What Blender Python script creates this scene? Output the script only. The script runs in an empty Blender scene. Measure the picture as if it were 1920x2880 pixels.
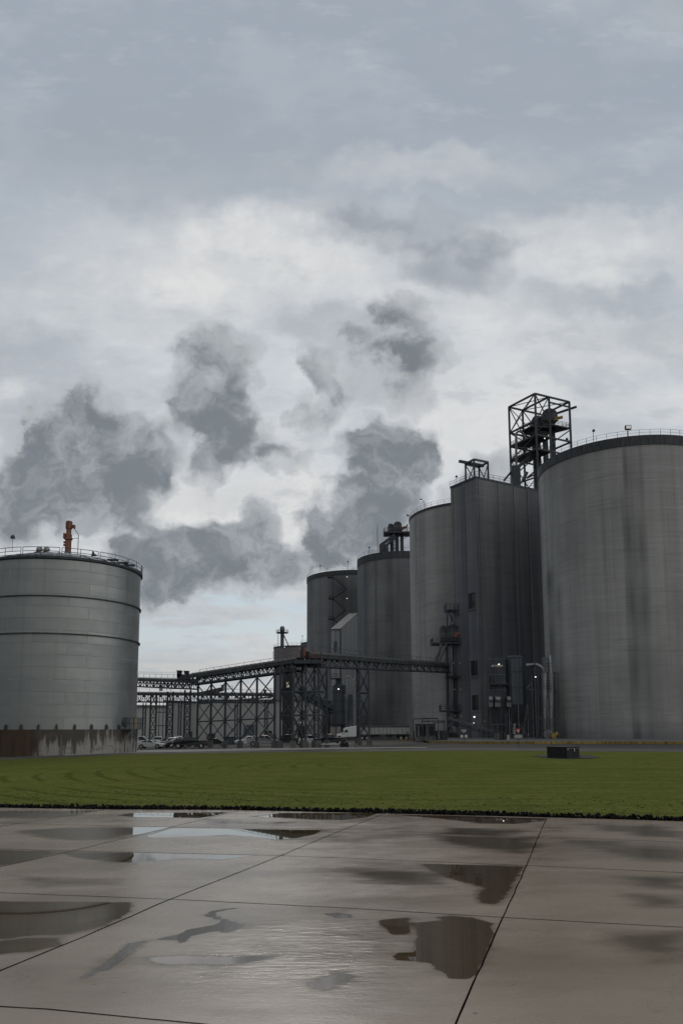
import bpy, math, random
import numpy as np
from mathutils import Vector, Matrix
random.seed(7); np.random.seed(7)
R_ = math.radians
scene = bpy.context.scene
COL = scene.collection

# ------------------------------------------------------------------ camera
CAM_H = 2.6
F, CX, CY, PITCH, ROLL = 2219.0, 960.0, 1755.8, .1346, .0032     # focal length and centre in photo pixels
cd = bpy.data.cameras.new('camera'); cam = bpy.data.objects.new('camera', cd); COL.objects.link(cam)
cam.location = (0, 0, CAM_H)
cam.rotation_euler = (Matrix.Rotation(math.pi / 2 + PITCH, 3, 'X') @ Matrix.Rotation(-ROLL, 3, 'Z')).to_euler()
cd.sensor_fit = 'AUTO'; cd.sensor_width = 36; cd.lens = F / 2880 * 36
cd.shift_y = (CY - 1440) / 2880
cd.clip_start = .1; cd.clip_end = 20000
scene.camera = cam

# ------------------------------------------------------------------ view, sun
scene.view_settings.view_transform = 'Standard'; scene.view_settings.look = 'None'
scene.view_settings.exposure = 0; scene.view_settings.gamma = 1
scene.cycles.max_bounces = 5; scene.cycles.diffuse_bounces = 3; scene.cycles.glossy_bounces = 3
scene.cycles.sample_clamp_indirect = 4
SUN_EL, SUN_AZ = R_(34), R_(-4)          # veiled sun ahead of the camera, azimuth from +Y towards +X
sd = bpy.data.lights.new('sun', 'SUN'); sd.energy = .5; sd.angle = R_(14); sd.color = (1, .96, .9)
sun = bpy.data.objects.new('sun', sd); COL.objects.link(sun)
sdir = Vector((math.sin(SUN_AZ) * math.cos(SUN_EL), math.cos(SUN_AZ) * math.cos(SUN_EL), math.sin(SUN_EL)))
sun.rotation_euler = (-sdir).to_track_quat('-Z', 'Y').to_euler(); sun.location = (0, 60, 120)

# ------------------------------------------------------------------ photo measuring helpers
_c, _s = math.cos(ROLL), math.sin(ROLL); _cp, _sp = math.cos(PITCH), math.sin(PITCH)
def ray(x, y):
    u, v = (x - CX) / F, (CY - y) / F
    u, v = u * _c + v * _s, -u * _s + v * _c
    return Vector((u, _cp - v * _sp, v * _cp + _sp))
def PY(x, y, Y):
    d = ray(x, y); t = Y / d.y
    return Vector((d.x * t, Y, d.z * t + CAM_H))
def PZ(x, y, z):
    d = ray(x, y); t = (z - CAM_H) / d.z
    return Vector((d.x * t, d.y * t, z))
def XX(x, Y): return PY(x, 2056, Y).x
def ZH(Y, y, x=960): return PY(x, y, Y).z
def smooth(t): t = np.clip(t, 0, 1); return t * t * (3 - 2 * t)
def ground(X, Y):
    slab = .0068 * np.clip(X, -30, 30) - .0086 * np.clip(Y, -10, 30)
    yard = -.3 + .0135 * np.clip(X, -60, 30) + .0036 * np.clip(Y, 0, 230)
    w = smooth((Y - 27.) / 60.)
    return slab * (1 - w) + yard * w
def G(x, y, dz=0):
    d = ray(x, y); z = -.2
    for i in range(30):
        t = (z - CAM_H) / d.z if d.z < -1e-5 else 1e4
        t = min(t, 600 / d.y)
        z = float(ground(d.x * t, d.y * t))
    return Vector((d.x * t, d.y * t, z + dz))

# ------------------------------------------------------------------ materials
class NT:
    def __init__(s, tree): s.t = tree; s.n = tree.nodes; s.l = tree.links; s.n.clear()
    def add(s, typ, ins=None, **kw):
        nd = s.n.new(typ)
        for k, v in kw.items(): setattr(nd, k, v)
        for k, v in (ins or {}).items():
            if hasattr(v, 'is_linked') or hasattr(v, 'links'): s.l.new(v, nd.inputs[k])
            else: nd.inputs[k].default_value = v
        return nd
    def math(s, op, a, b=0., c=None, clamp=False):
        i = {0: a, 1: b}
        if c is not None: i[2] = c
        return s.add('ShaderNodeMath', i, operation=op, use_clamp=clamp).outputs[0]
    def ramp(s, v, lo, hi, a=0., b=1., typ='SMOOTHSTEP'):
        return s.add('ShaderNodeMapRange', {0: v, 1: lo, 2: hi, 3: a, 4: b}, interpolation_type=typ).outputs[0]
    def mix(s, f, a, b, typ='MIX'):
        nd = s.add('ShaderNodeMix', data_type='RGBA', blend_type=typ, clamp_factor=True)
        for i, v in ((0, f), (6, a), (7, b)):
            if hasattr(v, 'links'): s.l.new(v, nd.inputs[i])
            else: nd.inputs[i].default_value = v if i == 0 else (tuple(v) + (1,))[:4]
        return nd.outputs[2]
    def noise(s, vec, scale, detail=3, rough=.5, typ='3D', out=0, dist=0.):
        return s.add('ShaderNodeTexNoise', {'Vector': vec, 'Scale': scale, 'Detail': detail, 'Roughness': rough, 'Distortion': dist}, noise_dimensions=typ).outputs[out]
    def mapping(s, vec, scale=(1, 1, 1), loc=(0, 0, 0), rot=(0, 0, 0)):
        return s.add('ShaderNodeMapping', {0: vec, 'Scale': scale, 'Location': loc, 'Rotation': rot}).outputs[0]
def newmat(name):
    m = bpy.data.materials.new(name); m.use_nodes = True
    t = NT(m.node_tree); out = t.add('ShaderNodeOutputMaterial'); b = t.add('ShaderNodeBsdfPrincipled')
    t.l.new(b.outputs[0], out.inputs[0]); t.b = b
    t.pos = t.add('ShaderNodeNewGeometry').outputs['Position']
    return m, t
def setin(t, sock, v):
    if hasattr(v, 'links'): t.l.new(v, t.b.inputs[sock])
    else: t.b.inputs[sock].default_value = v
def bump(t, h, dist, strength=1):
    b = t.add('ShaderNodeBump', {'Strength': strength, 'Distance': dist, 'Height': h}); t.l.new(b.outputs[0], t.b.inputs['Normal'])
def simple(name, col, rough=.6, metal=0., var=.25, scale=.7, streak=True):
    """paint or metal with dirt: large blotches and vertical runs"""
    m, t = newmat(name)
    n = t.noise(t.mapping(t.pos, (scale * 3, scale * 3, scale * .5) if streak else (scale,) * 3), 1., 5, .6)
    f = t.ramp(n, .3, .75)
    c = t.mix(f, tuple(x * (1 + var) for x in col), tuple(x * (1 - var) for x in col))
    setin(t, 'Base Color', c); setin(t, 'Roughness', t.ramp(n, .2, .8, rough * .85, min(1, rough * 1.15))); setin(t, 'Metallic', metal)
    return m

def concrete_mat(name, base, dark, cool):
    m, t = newmat(name)
    st = t.add('ShaderNodeAttribute', attribute_name='stain_shade').outputs['Fac']
    # vertical water runs
    v1 = t.noise(t.mapping(t.pos, (.28, .28, .010)), 1., 4, .55)
    v2 = t.noise(t.mapping(t.pos, (.75, .75, .022)), 1., 3, .5)
    # slipform lifts, horizontal
    h1 = t.noise(t.mapping(t.pos, (.10, .10, 2.2)), 1., 5, .65, dist=.3)
    big = t.noise(t.mapping(t.pos, (.05, .05, .035)), 1., 4, .55)
    h2 = t.noise(t.mapping(t.pos, (.05, .05, .33)), 1., 5, .65, dist=.4)
    fine = t.noise(t.pos, 5., 3, .6)
    c = t.mix(t.ramp(v1, .35, .7), base, cool)
    c = t.mix(t.math('MULTIPLY', t.ramp(v2, .48, .8), .38), c, dark)
    c = t.mix(t.math('MULTIPLY', t.ramp(big, .45, .68), .38), c, dark)
    c = t.mix(t.math('MULTIPLY', t.ramp(h2, .42, .72), .33), c, tuple(x * .6 for x in base))
    c = t.mix(t.math('MULTIPLY', t.math('MULTIPLY', t.ramp(h1, .50, .7), .50), t.ramp(big, .3, .6, .35, 1.)), c, tuple(x * .45 for x in base))
    c = t.mix(t.math('MULTIPLY', t.math('MULTIPLY', t.ramp(h1, .48, .30), .22), t.ramp(big, .6, .4)), c, tuple(x * 1.5 for x in base))
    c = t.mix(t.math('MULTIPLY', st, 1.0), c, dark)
    c = t.mix(t.math('MULTIPLY', t.ramp(fine, .4, .7), .12), c, tuple(x * .5 for x in base))
    setin(t, 'Base Color', c); setin(t, 'Roughness', .85); bump(t, h1, .03, .4)
    return m

M = {}
M['concrete'] = concrete_mat('silo concrete', (.445, .445, .425), (.11, .115, .125), (.33, .335, .34))
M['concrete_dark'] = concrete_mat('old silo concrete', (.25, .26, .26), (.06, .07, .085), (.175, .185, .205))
M['band'] = simple('painted rim', (.058, .065, .073), .8)
M['roof'] = simple('roof felt', (.11, .11, .11), .9)
M['steel'] = simple('dark painted steel', (.040, .047, .058), .6, .1, .3)
M['steel_grey'] = simple('grey galvanised steel', (.13, .14, .15), .5, .4, .3)
M['steel_blue'] = simple('blue grey sheet', (.075, .10, .12), .55, .2, .3)
M['steel_black'] = simple('black steel', (.018, .02, .025), .5, .1, .3)
M['galv'] = simple('bright galvanised duct', (.23, .245, .26), .35, .6, .35)
M['cover'] = simple('conveyor cover', (.045, .052, .052), .65, .1, .3)
M['rust'] = simple('rusty orange paint', (.19, .08, .055), .7, 0, .4)
M['redlead'] = simple('faded red primer', (.20, .085, .07), .7, 0, .3)
M['yellow'] = simple('yellow paint', (.26, .18, .045), .7, 0, .4)
M['footing'] = simple('footing concrete', (.10, .105, .10), .9)
M['white_wall'] = simple('pale metal siding', (.28, .30, .30), .6, 0, .12)
M['tan_wall'] = simple('tan wall', (.30, .28, .255), .8)
M['white_paint'] = simple('white car paint', (.75, .77, .78), .25, 0, .05)
M['silver_paint'] = simple('silver car paint', (.38, .40, .41), .25, .4, .05)
M['black_paint'] = simple('black car paint', (.022, .025, .032), .22, 0, .1)
M['grey_paint'] = simple('dark grey car paint', (.06, .065, .065), .3, .2, .1)
M['glass'] = simple('car glass', (.02, .024, .028), .08, 0, .1)
M['tyre'] = simple('tyre rubber', (.015, .015, .015), .85)
M['rim'] = simple('wheel rim', (.42, .43, .44), .4, .2)
M['lens'] = simple('lamp lens', (.65, .65, .62), .2)
M['red_lens'] = simple('red lens', (.45, .02, .015), .2)
M['green_box'] = simple('dark green cabinet', (.055, .075, .065), .55)
M['sign_white'] = simple('sign white', (.62, .60, .56), .5, 0, .06)
M['sign_red'] = simple('sign red', (.33, .02, .03), .5, 0, .1)
M['box_black'] = simple('black powder coat', (.006, .0065, .0075), .7, 0, .1)
M['mulch'] = simple('black mulch', (.007, .007, .007), 1., 0, .5, 8, False)
M['vent'] = simple('weathered vent', (.30, .30, .29), .5, .3)
M['trailer'] = simple('aluminium trailer side', (.42, .43, .42), .5, .2, .15)
M['roof_sheet'] = simple('dull roof sheet', (.10, .105, .11), .75, 0, .15)
M['tarp'] = simple('dark tarp', (.03, .033, .04), .8)

def lamp_mat(name, col, s):
    m, t = newmat(name); setin(t, 'Base Color', (.8, .8, .8, 1)); setin(t, 'Emission Color', col + (1,)); setin(t, 'Emission Strength', s); return m
M['lit'] = lamp_mat('lit lamp', (1, .97, .9), 1.8)
M['lit_dim'] = lamp_mat('dim lit lamp', (1, .93, .8), .22)
M['lit_window'] = lamp_mat('lit yellow opening', (.75, .62, .25), .16)

# corrugated siding
def siding(name, col, k=.45):
    m, t = newmat(name)
    sx = t.add('ShaderNodeSeparateXYZ', {0: t.pos}); d = t.math('ADD', sx.outputs[0], sx.outputs[1])
    w = t.math('FRACT', t.math('MULTIPLY', d, 1.1))
    n = t.noise(t.mapping(t.pos, (1.5, 1.5, .06)), 1., 4, .6)
    c = t.mix(t.ramp(n, .4, .75), col, tuple(x * k for x in col))
    c = t.mix(t.math('LESS_THAN', w, .16), c, tuple(x * k for x in col))
    setin(t, 'Base Color', c); setin(t, 'Roughness', .5); setin(t, 'Metallic', .2)
    return m
M['siding'] = siding('weathered ribbed siding', (.36, .375, .385))
M['siding_blue'] = siding('ribbed blue grey siding', (.080, .096, .115), .6)
M['siding_pale'] = siding('pale ribbed siding', (.44, .46, .45), .78)

# left tank panels
def tank_mat():
    m, t = newmat('tank steel panels')
    uv = t.add('ShaderNodeUVMap', uv_map='UVMap').outputs[0]
    br = t.add('ShaderNodeTexBrick', {'Vector': uv, 'Scale': 1., 'Mortar Size': .016, 'Mortar Smooth': .3, 'Brick Width': 7.3, 'Row Height': 1.68, 'Color1': (.30, .315, .31, 1), 'Color2': (.36, .37, .365, 1), 'Mortar': (.20, .205, .205, 1), 'Bias': 0.}, offset=.37)
    br2 = t.add('ShaderNodeTexBrick', {'Vector': t.mapping(uv, loc=(1.3, .02, 0)), 'Scale': 1., 'Mortar Size': .016, 'Mortar Smooth': .1, 'Brick Width': 7.3, 'Row Height': 1.68}, offset=.37)
    v = t.noise(t.mapping(t.pos, (.7, .7, .02)), 1., 5, .62)
    h = t.noise(t.mapping(t.pos, (.06, .06, .5)), 1., 3, .5)
    bl = t.noise(t.pos, .35, 5, .6)
    st = t.add('ShaderNodeAttribute', attribute_name='stain_shade').outputs['Fac']
    c = t.mix(t.math('MULTIPLY', t.ramp(v, .5, .78), .35), br.outputs[0], (.17, .17, .155))
    c = t.mix(t.math('MULTIPLY', t.ramp(h, .45, .65), .35), c, (.24, .26, .27))
    wide = t.noise(t.mapping(t.pos, (.12, .12, .01)), 1., 2, .5); c = t.mix(t.math('MULTIPLY', t.ramp(wide, .42, .62), .35), c, (.26, .285, .29))
    px_ = t.add('ShaderNodeTexBrick', {'Vector': t.mapping(uv, loc=(3.65, 0, 0)), 'Scale': 1., 'Mortar Size': .012, 'Brick Width': 14.6, 'Row Height': 3.36}, offset=.5).outputs['Fac']
    c = t.mix(t.math('MULTIPLY', t.math('MULTIPLY', px_, t.ramp(bl, .45, .6)), .8), c, (.75, .76, .74))
    c = t.mix(t.math('MULTIPLY', t.ramp(bl, .55, .8), .25), c, (.50, .51, .49))
    c = t.mix(st, c, (.14, .14, .13))
    setin(t, 'Base Color', c); setin(t, 'Metallic', .6); setin(t, 'Roughness', t.ramp(bl, .3, .7, .34, .48))
    hh = t.math('ADD', t.math('MULTIPLY', br.outputs['Fac'], -1.), t.math('MULTIPLY', t.noise(t.mapping(t.pos, (.25, .25, .4)), 1., 2), .6))
    bump(t, hh, .04, .6)
    return m
M['tank'] = tank_mat()
def plinth_mat():
    m, t = newmat('stained plinth')
    st = t.add('ShaderNodeAttribute', attribute_name='stain_shade').outputs['Fac']      # 1 at the rusty left part
    runs = t.noise(t.mapping(t.pos, (1.1, 1.1, .16)), 1., 7, .68)
    sx = t.add('ShaderNodeSeparateXYZ', {0: t.pos})
    low = t.noise(t.mapping(t.pos, (.6, .6, 1.5)), 1., 4, .6)
    hz = t.ramp(sx.outputs[2], .2, 3.0, -.05, .16)
    rz = t.math('ADD', runs, hz)
    c = t.mix(t.ramp(rz, .47, .60), (.30, .29, .27), (.075, .066, .056))
    c = t.mix(t.math('MULTIPLY', t.ramp(low, .52, .66), .5), c, (.11, .10, .09))
    rust = t.mix(t.ramp(runs, .35, .72), (.085, .052, .030), (.040, .030, .022))
    c = t.mix(st, c, rust)
    setin(t, 'Base Color', c); setin(t, 'Roughness', .8)
    return m
M['plinth'] = plinth_mat()

# ------------------------------------------------------------------ mesh builder
class MB:
    def __init__(s): s.v = []; s.f = []
    def raw(s, vs, fs):
        n = len(s.v); s.v += [tuple(p) for p in vs]; s.f += [tuple(i + n for i in f) for f in fs]; return s
    def box(s, x0, x1, y0, y1, z0, z1, mtx=None):
        vs = [Vector((x, y, z)) for z in (z0, z1) for x, y in ((x0, y0), (x1, y0), (x1, y1), (x0, y1))]
        if mtx: vs = [mtx @ v for v in vs]
        return s.raw(vs, [(3, 2, 1, 0), (4, 5, 6, 7), (0, 1, 5, 4), (1, 2, 6, 5), (2, 3, 7, 6), (3, 0, 4, 7)])
    def cbox(s, c, sx, sy, sz, yaw=0.):
        return s.box(-sx / 2, sx / 2, -sy / 2, sy / 2, -sz / 2, sz / 2, Matrix.Translation(Vector(c)) @ Matrix.Rotation(yaw, 4, 'Z'))
    def beam(s, a, b, w, h=None):
        a = Vector(a); b = Vector(b); h = h or w; d = b - a; L = d.length
        if L < 1e-6: return s
        d /= L; up = Vector((0, 0, 1)) if abs(d.z) < .95 else Vector((0, 1, 0))
        r = d.cross(up).normalized(); u = r.cross(d)
        vs = [p + r * i * w / 2 + u * j * h / 2 for p in (a, b) for i, j in ((-1, -1), (1, -1), (1, 1), (-1, 1))]
        return s.raw(vs, [(0, 1, 2, 3), (7, 6, 5, 4), (0, 4, 5, 1), (1, 5, 6, 2), (2, 6, 7, 3), (3, 7, 4, 0)])
    def tube(s, pts, r, n=10, cap=True):
        pts = [Vector(p) for p in pts]; rs = r if isinstance(r, (list, tuple)) else [r] * len(pts)
        rings = []; pr = None
        for i, p in enumerate(pts):
            d = (pts[min(i + 1, len(pts) - 1)] - pts[max(i - 1, 0)]).normalized()
            if pr is None:
                up = Vector((0, 0, 1)) if abs(d.z) < .9 else Vector((0, 1, 0)); pr = d.cross(up).normalized()
            pr = (pr - d * pr.dot(d)).normalized(); q = d.cross(pr)
            rings.append([p + (pr * math.cos(k * 2 * math.pi / n) + q * math.sin(k * 2 * math.pi / n)) * rs[i] for k in range(n)])
        vs = [v for rg in rings for v in rg]; fs = []
        for i in range(len(pts) - 1):
            for k in range(n):
                k2 = (k + 1) % n; fs.append((i * n + k, (i + 1) * n + k, (i + 1) * n + k2, i * n + k2))
        if cap: fs.append(tuple(range(n))); fs.append(tuple(range(len(vs) - 1, len(vs) - n - 1, -1)))
        return s.raw(vs, fs)
    def lathe(s, c, prof, n=32, a0=0, a1=2 * math.pi):
        full = abs(a1 - a0 - 2 * math.pi) < 1e-6; m = n if full else n + 1; vs = []; fs = []
        for r, z in prof:
            for k in range(m):
                a = a0 + (a1 - a0) * k / n; vs.append((c[0] + r * math.cos(a), c[1] + r * math.sin(a), c[2] + z))
        for i in range(len(prof) - 1):
            for k in range(n):
                k2 = (k + 1) % m; fs.append((i * m + k, i * m + k2, (i + 1) * m + k2, (i + 1) * m + k))
        return s.raw(vs, fs)
    def prism(s, poly, z0, z1):
        n = len(poly); a = sum(poly[i][0] * poly[(i + 1) % n][1] - poly[(i + 1) % n][0] * poly[i][1] for i in range(n))
        if a < 0: poly = poly[::-1]
        vs = [(p[0], p[1], z0) for p in poly] + [(p[0], p[1], z1) for p in poly]
        fs = [tuple(range(n - 1, -1, -1)), tuple(range(n, 2 * n))] + [(i, (i + 1) % n, n + (i + 1) % n, n + i) for i in range(n)]
        return s.raw(vs, fs)
    def build(s, name, m, parent=None, smooth=False, local=False, bevel=0.):
        me = bpy.data.meshes.new(name)
        off = Vector((0, 0, 0))
        if parent is not None and not local:
            p = parent
            while p is not None: off += p.location; p = p.parent
        me.from_pydata([(v[0] - off.x, v[1] - off.y, v[2] - off.z) for v in s.v], [], s.f); me.update()
        me.materials.append(M[m] if isinstance(m, str) else m)
        if smooth:
            for p in me.polygons: p.use_smooth = True
        o = bpy.data.objects.new(name, me); COL.objects.link(o)
        if parent is not None: o.parent = parent
        if bevel:
            b = o.modifiers.new('bevel', 'BEVEL'); b.width = bevel; b.segments = 2; b.limit_method = 'ANGLE'
        if smooth:
            try: me.set_sharp_from_angle(angle=R_(40))
            except Exception: pass
        return o
def tag(o, label=None, cat=None, group=None, kind=None):
    for k, v in (('label', label), ('category', cat), ('group', group), ('kind', kind)):
        if v: o[k] = v
    return o
def thing(name, loc, label, cat, group=None, rz=0.):
    o = bpy.data.objects.new(name, None); COL.objects.link(o); o.empty_display_size = .5
    o.location = loc; o.rotation_euler = (0, 0, rz); return tag(o, label, cat, group)
def copy_tree(o, parent=None):
    c = o.copy(); COL.objects.link(c); c.parent = parent
    for ch in o.children: copy_tree(ch, c)
    return c

# ------------------------------------------------------------------ the sky
def build_world():
    w = bpy.data.worlds.new('World'); scene.world = w; w.use_nodes = True
    t = NT(w.node_tree)
    out = t.add('ShaderNodeOutputWorld'); bg = t.add('ShaderNodeBackground')
    t.l.new(bg.outputs[0], out.inputs[0])
    sky = t.add('ShaderNodeTexSky', sky_type='NISHITA', sun_disc=False, sun_elevation=SUN_EL, sun_rotation=SUN_AZ)
    clear = t.mix(1., sky.outputs[0], (.085, .085, .085), 'MULTIPLY')
    dirv = t.add('ShaderNodeTexCoord').outputs['Generated']
    sx = t.add('ShaderNodeSeparateXYZ', {0: dirv})
    yy = t.math('MAXIMUM', sx.outputs[1], .12)
    u = t.math('DIVIDE', sx.outputs[0], yy); v = t.math('DIVIDE', sx.outputs[2], yy)
    uv = t.add('ShaderNodeCombineXYZ', {0: u, 1: v, 2: 0.}).outputs[0]
    # turbulent warp
    w1 = t.noise(uv, 7., 3, .55, out=1); w2 = t.noise(uv, 20., 6, .56, out=1)
    def vm(op, a, b, **k):
        nd = t.add('ShaderNodeVectorMath', operation=op); 
        for i, q in ((0, a), (1, b)):
            if hasattr(q, 'links'): t.l.new(q, nd.inputs[i])
            else: nd.inputs[i].default_value = q
        return nd.outputs[0]
    wv = vm('ADD', vm('MULTIPLY', vm('SUBTRACT', w1, (.5, .5, .5)), (.09, .08, 0)), vm('MULTIPLY', vm('SUBTRACT', w2, (.5, .5, .5)), (.085, .08, 0)))
    uvw = vm('ADD', uv, wv)
    fb = t.noise(uv, 9., 8, .62); fb2 = t.noise(uv, 20., 7, .58)
    def blobs(lst):
        acc = None
        for (x, y, rx, ry, rot, st) in lst:
            d = ray(x, y); cu, cv = d.x / d.y, d.z / d.y
            p = vm('SUBTRACT', uvw, (cu, cv, 0.))
            if rot: p = t.add('ShaderNodeVectorRotate', {'Vector': p, 'Angle': R_(rot)}, rotation_type='Z_AXIS').outputs[0]
            p = vm('MULTIPLY', p, (F / rx / 1.3, F / ry / 1.3, 0.))
            q = t.add('ShaderNodeVectorMath', {0: p, 1: p}, operation='DOT_PRODUCT').outputs['Value']
            e = t.ramp(q, 1.9, 0., 0., st, 'SMOOTHSTEP')
            acc = e if acc is None else t.math('ADD', acc, e)
        return acc
    dark = [(250, 1125, 60, 60, 0, .8), (195, 1215, 95, 95, 0, 1), (150, 1320, 120, 90, 0, 1), (225, 1405, 130, 80, 0, 1), (45, 1380, 85, 75, 0, .8), (85,1470,100,50,0,.7),
            (345, 1215, 60, 60, 0, .8), (430, 1270, 70, 80, 0, 1), (370, 1340, 90, 50, 0, .9), (300,1455,110,45,0,.8),
            (615, 980, 85, 60, 0, 1), (560, 1060, 62, 75, 0, .9), (655, 1070, 45, 55, 0, .9), (540, 1150, 50, 50, 0, .7), (640, 1170, 60, 75, 0, 1), (615, 1265, 55, 80, 15, .95), (715, 1235, 70, 55, 20, .75), (800, 1310, 70, 40, 25, .6),
            (1115, 895, 65, 45, 0, .72), (1085, 965, 78, 62, 0, .75), (1190, 1000, 68, 42, 0, .7), (1060, 1060, 85, 60, 0, .55), (915, 1050, 34, 88, -25, .85), (870, 1150, 44, 58, -20, .7), (1160, 1080, 50, 62, 15, .5), (970, 970, 50, 30, 0, .5), (880, 905, 80, 28, 0, .32),
            (1100, 1205, 55, 40, 0, .9), (1040, 1265, 70, 60, 0, .95), (1130, 1275, 85, 70, 0, 1), (1195, 1285, 40, 40, 0, .8), (1090, 1360, 90, 70, 0, .9), (985, 1440, 85, 60, 0, 1), (1090, 1450, 100, 70, 0, .85), (930, 1510, 75, 60, 0, .9), (1020, 1540, 120, 60, 0, .9), (850, 1570, 90, 40, 0, .8), (760, 1620, 80, 32, 0, .8),
            (430, 1530, 75, 50, 0, 1), (420, 1610, 72, 60, 0, 1), (425, 1680, 40, 35, 0, .6), (515, 1590, 60, 65, 0, .9), (590, 1545, 75, 65, 0, 1), (665, 1540, 60, 55, 0, .9), (722, 1480, 38, 50, 0, 1), (620, 1620, 110, 52, 0, .95), (740, 1570, 60, 45, 0, .8),
            (1385, 1325, 55, 55, 0, .8), (1340, 1400, 70, 50, 0, .7), (1890, 30, 60, 50, 0, .35)]
    soft = [(1130, 640, 180, 50, 0, .8), (1290, 735, 120, 75, 0, 1.), (1000, 600, 130, 40, 0, .5), (1380, 690, 60, 40, 0, .5), (1700, 820, 170, 30, 0, .3), (1830, 930, 120, 40, 0, .4), (1600, 1050, 130, 25, 0, .25), (60, 1020, 130, 75, 0, .6), (900, 900, 110, 40, 0, .35), (1650, 830, 280, 40, 0, .2), (380, 430, 480, 130, 0, .5), (60, 1200, 90, 50, 0, .4), (1500, 520, 240, 70, 0, .25), (560,1400,200,30,0,.2)]
    D = t.math('MULTIPLY', blobs(dark), .60)
    D = t.math('MULTIPLY', D, t.math('ADD', .30, t.math('MULTIPLY', fb, 1.4)))
    D = t.math('MULTIPLY', D, t.math('ADD', .25, t.math('MULTIPLY', fb2, 1.5)))
    Df = t.ramp(D, .05, .58)
    S = t.math('MULTIPLY', blobs(soft), t.ramp(fb, .25, .7, .6, 1.25))
    # veil of cloud behind the plumes
    veil = t.noise(t.mapping(uv, (1., 1.7, 1.)), 3.6, 8, .58)
    veil2 = t.noise(t.mapping(uv, (1., 2.4, 1.), (3.1, 1.7, 0)), 11., 8, .62)
    hi = t.ramp(v, .40, .90)                                  # grey sheet high up
    col = t.mix(hi, (.59, .625, .665), (.345, .395, .46))
    low = t.ramp(v, .40, .16)
    col = t.mix(low, col, (.56, .585, .605))
    calm = t.ramp(v, .75, .40, .35, 1.)
    bright = blobs([(820, 720, 330, 130, 0, 1.), (480, 700, 300, 120, 0, .5), (700, 1420, 240, 60, 0, 1.2), (1340, 1170, 180, 130, 0, 1.3), (620, 1490, 190, 40, 0, 1.), (860, 1400, 90, 60, 0, .8), (20,1130,60,50,0,.6), (300, 860, 300, 90, 0, .5), (500, 1380, 160, 60, 0, .7), (1300, 860, 260, 60, 0, .7), (1640, 690, 300, 90, 0, 1.), (1620, 960, 250, 70, 0, .8), (1780, 1120, 160, 60, 0, .6), (1150, 480, 300, 50, 0, .5), (820, 1240, 120, 60, 0, .5)])
    vf = t.math('MULTIPLY', t.math('MULTIPLY', t.ramp(veil, .42, .66), .55), calm)
    col = t.mix(vf, col, (.385, .42, .465))
    col = t.mix(t.math('MULTIPLY', t.ramp(veil, .52, .36), t.math('MULTIPLY', calm, .45)), col, (.68, .70, .72))
    col = t.mix(t.math('MULTIPLY', bright, t.ramp(fb, .30, .62, .85, .45), clamp=True), col, (.72, .725, .725))
    col = t.mix(t.math('MULTIPLY', t.math('MULTIPLY', t.ramp(veil2, .50, .68), .42), calm), col, (.40, .43, .47))
    col = t.mix(t.math('MULTIPLY', t.math('MULTIPLY', t.ramp(veil2, .47, .33), .28), calm), col, (.78, .775, .765))
    col = t.mix(t.math('MULTIPLY', S, .8, clamp=True), col, (.34, .375, .42))
    # openings with blue sky low over the horizon, streaky
    bl = t.noise(t.mapping(uv, (1., 5., 1.)), 6., 7, .6)
    openm = t.math('MULTIPLY', t.ramp(v, .205, .165), t.ramp(v, .085, .12))
    openm = t.math('MULTIPLY', openm, t.ramp(bl, .42, .56))
    blue = t.mix(.3, (.33, .45, .54), clear)
    col = t.mix(t.math('MULTIPLY', openm, .85), col, blue)
    cream = t.math('MULTIPLY', t.ramp(v, .15, .08), t.ramp(t.noise(t.mapping(uv, (1., 6., 1.), (.7, .2, 0)), 8., 7, .6), .42, .62))
    col = t.mix(t.math('MULTIPLY', cream, .5), col, (.62, .60, .56))
    # the dark plumes: paler where thin, with billows inside
    col = t.mix(t.math('MULTIPLY', t.ramp(D, 0., .22), .38), col, (.42, .445, .475))
    pl = t.mix(t.ramp(D, .12, .85), (.50, .52, .545), (.165, .19, .215))
    n20 = t.noise(uvw, 13., 7, .60)
    pl = t.mix(t.math('MULTIPLY', t.ramp(n20, .43, .66), .75), pl, (.43, .455, .485))
    pl = t.mix(t.math('MULTIPLY', t.ramp(n20, .50, .34), .55), pl, (.155, .175, .20))
    col = t.mix(t.math('MULTIPLY', Df, .90), col, pl)
    # the sky behind the viewer: plain heavy overcast
    rear = t.ramp(sx.outputs[1], .35, -.15)
    rc = t.mix(t.ramp(t.noise(dirv, 2.5, 4, .55), .3, .7), (.375, .38, .385), (.455, .455, .455))
    rc = t.mix(t.math('MULTIPLY', t.ramp(sx.outputs[0], .1, .85), .9), rc, (.86, .86, .85))
    rc = t.mix(t.math('MULTIPLY', t.ramp(sx.outputs[0], -.15, -.8), .8), rc, (.19, .205, .225))
    col = t.mix(rear, col, rc)
    col = t.mix(t.ramp(sx.outputs[2], .01, -.03), col, (.10, .10, .095))
    t.l.new(col, bg.inputs[0]); bg.inputs[1].default_value = 1.
    w.cycles.sampling_method = 'MANUAL'; w.cycles.sample_map_resolution = 512
build_world()

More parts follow.
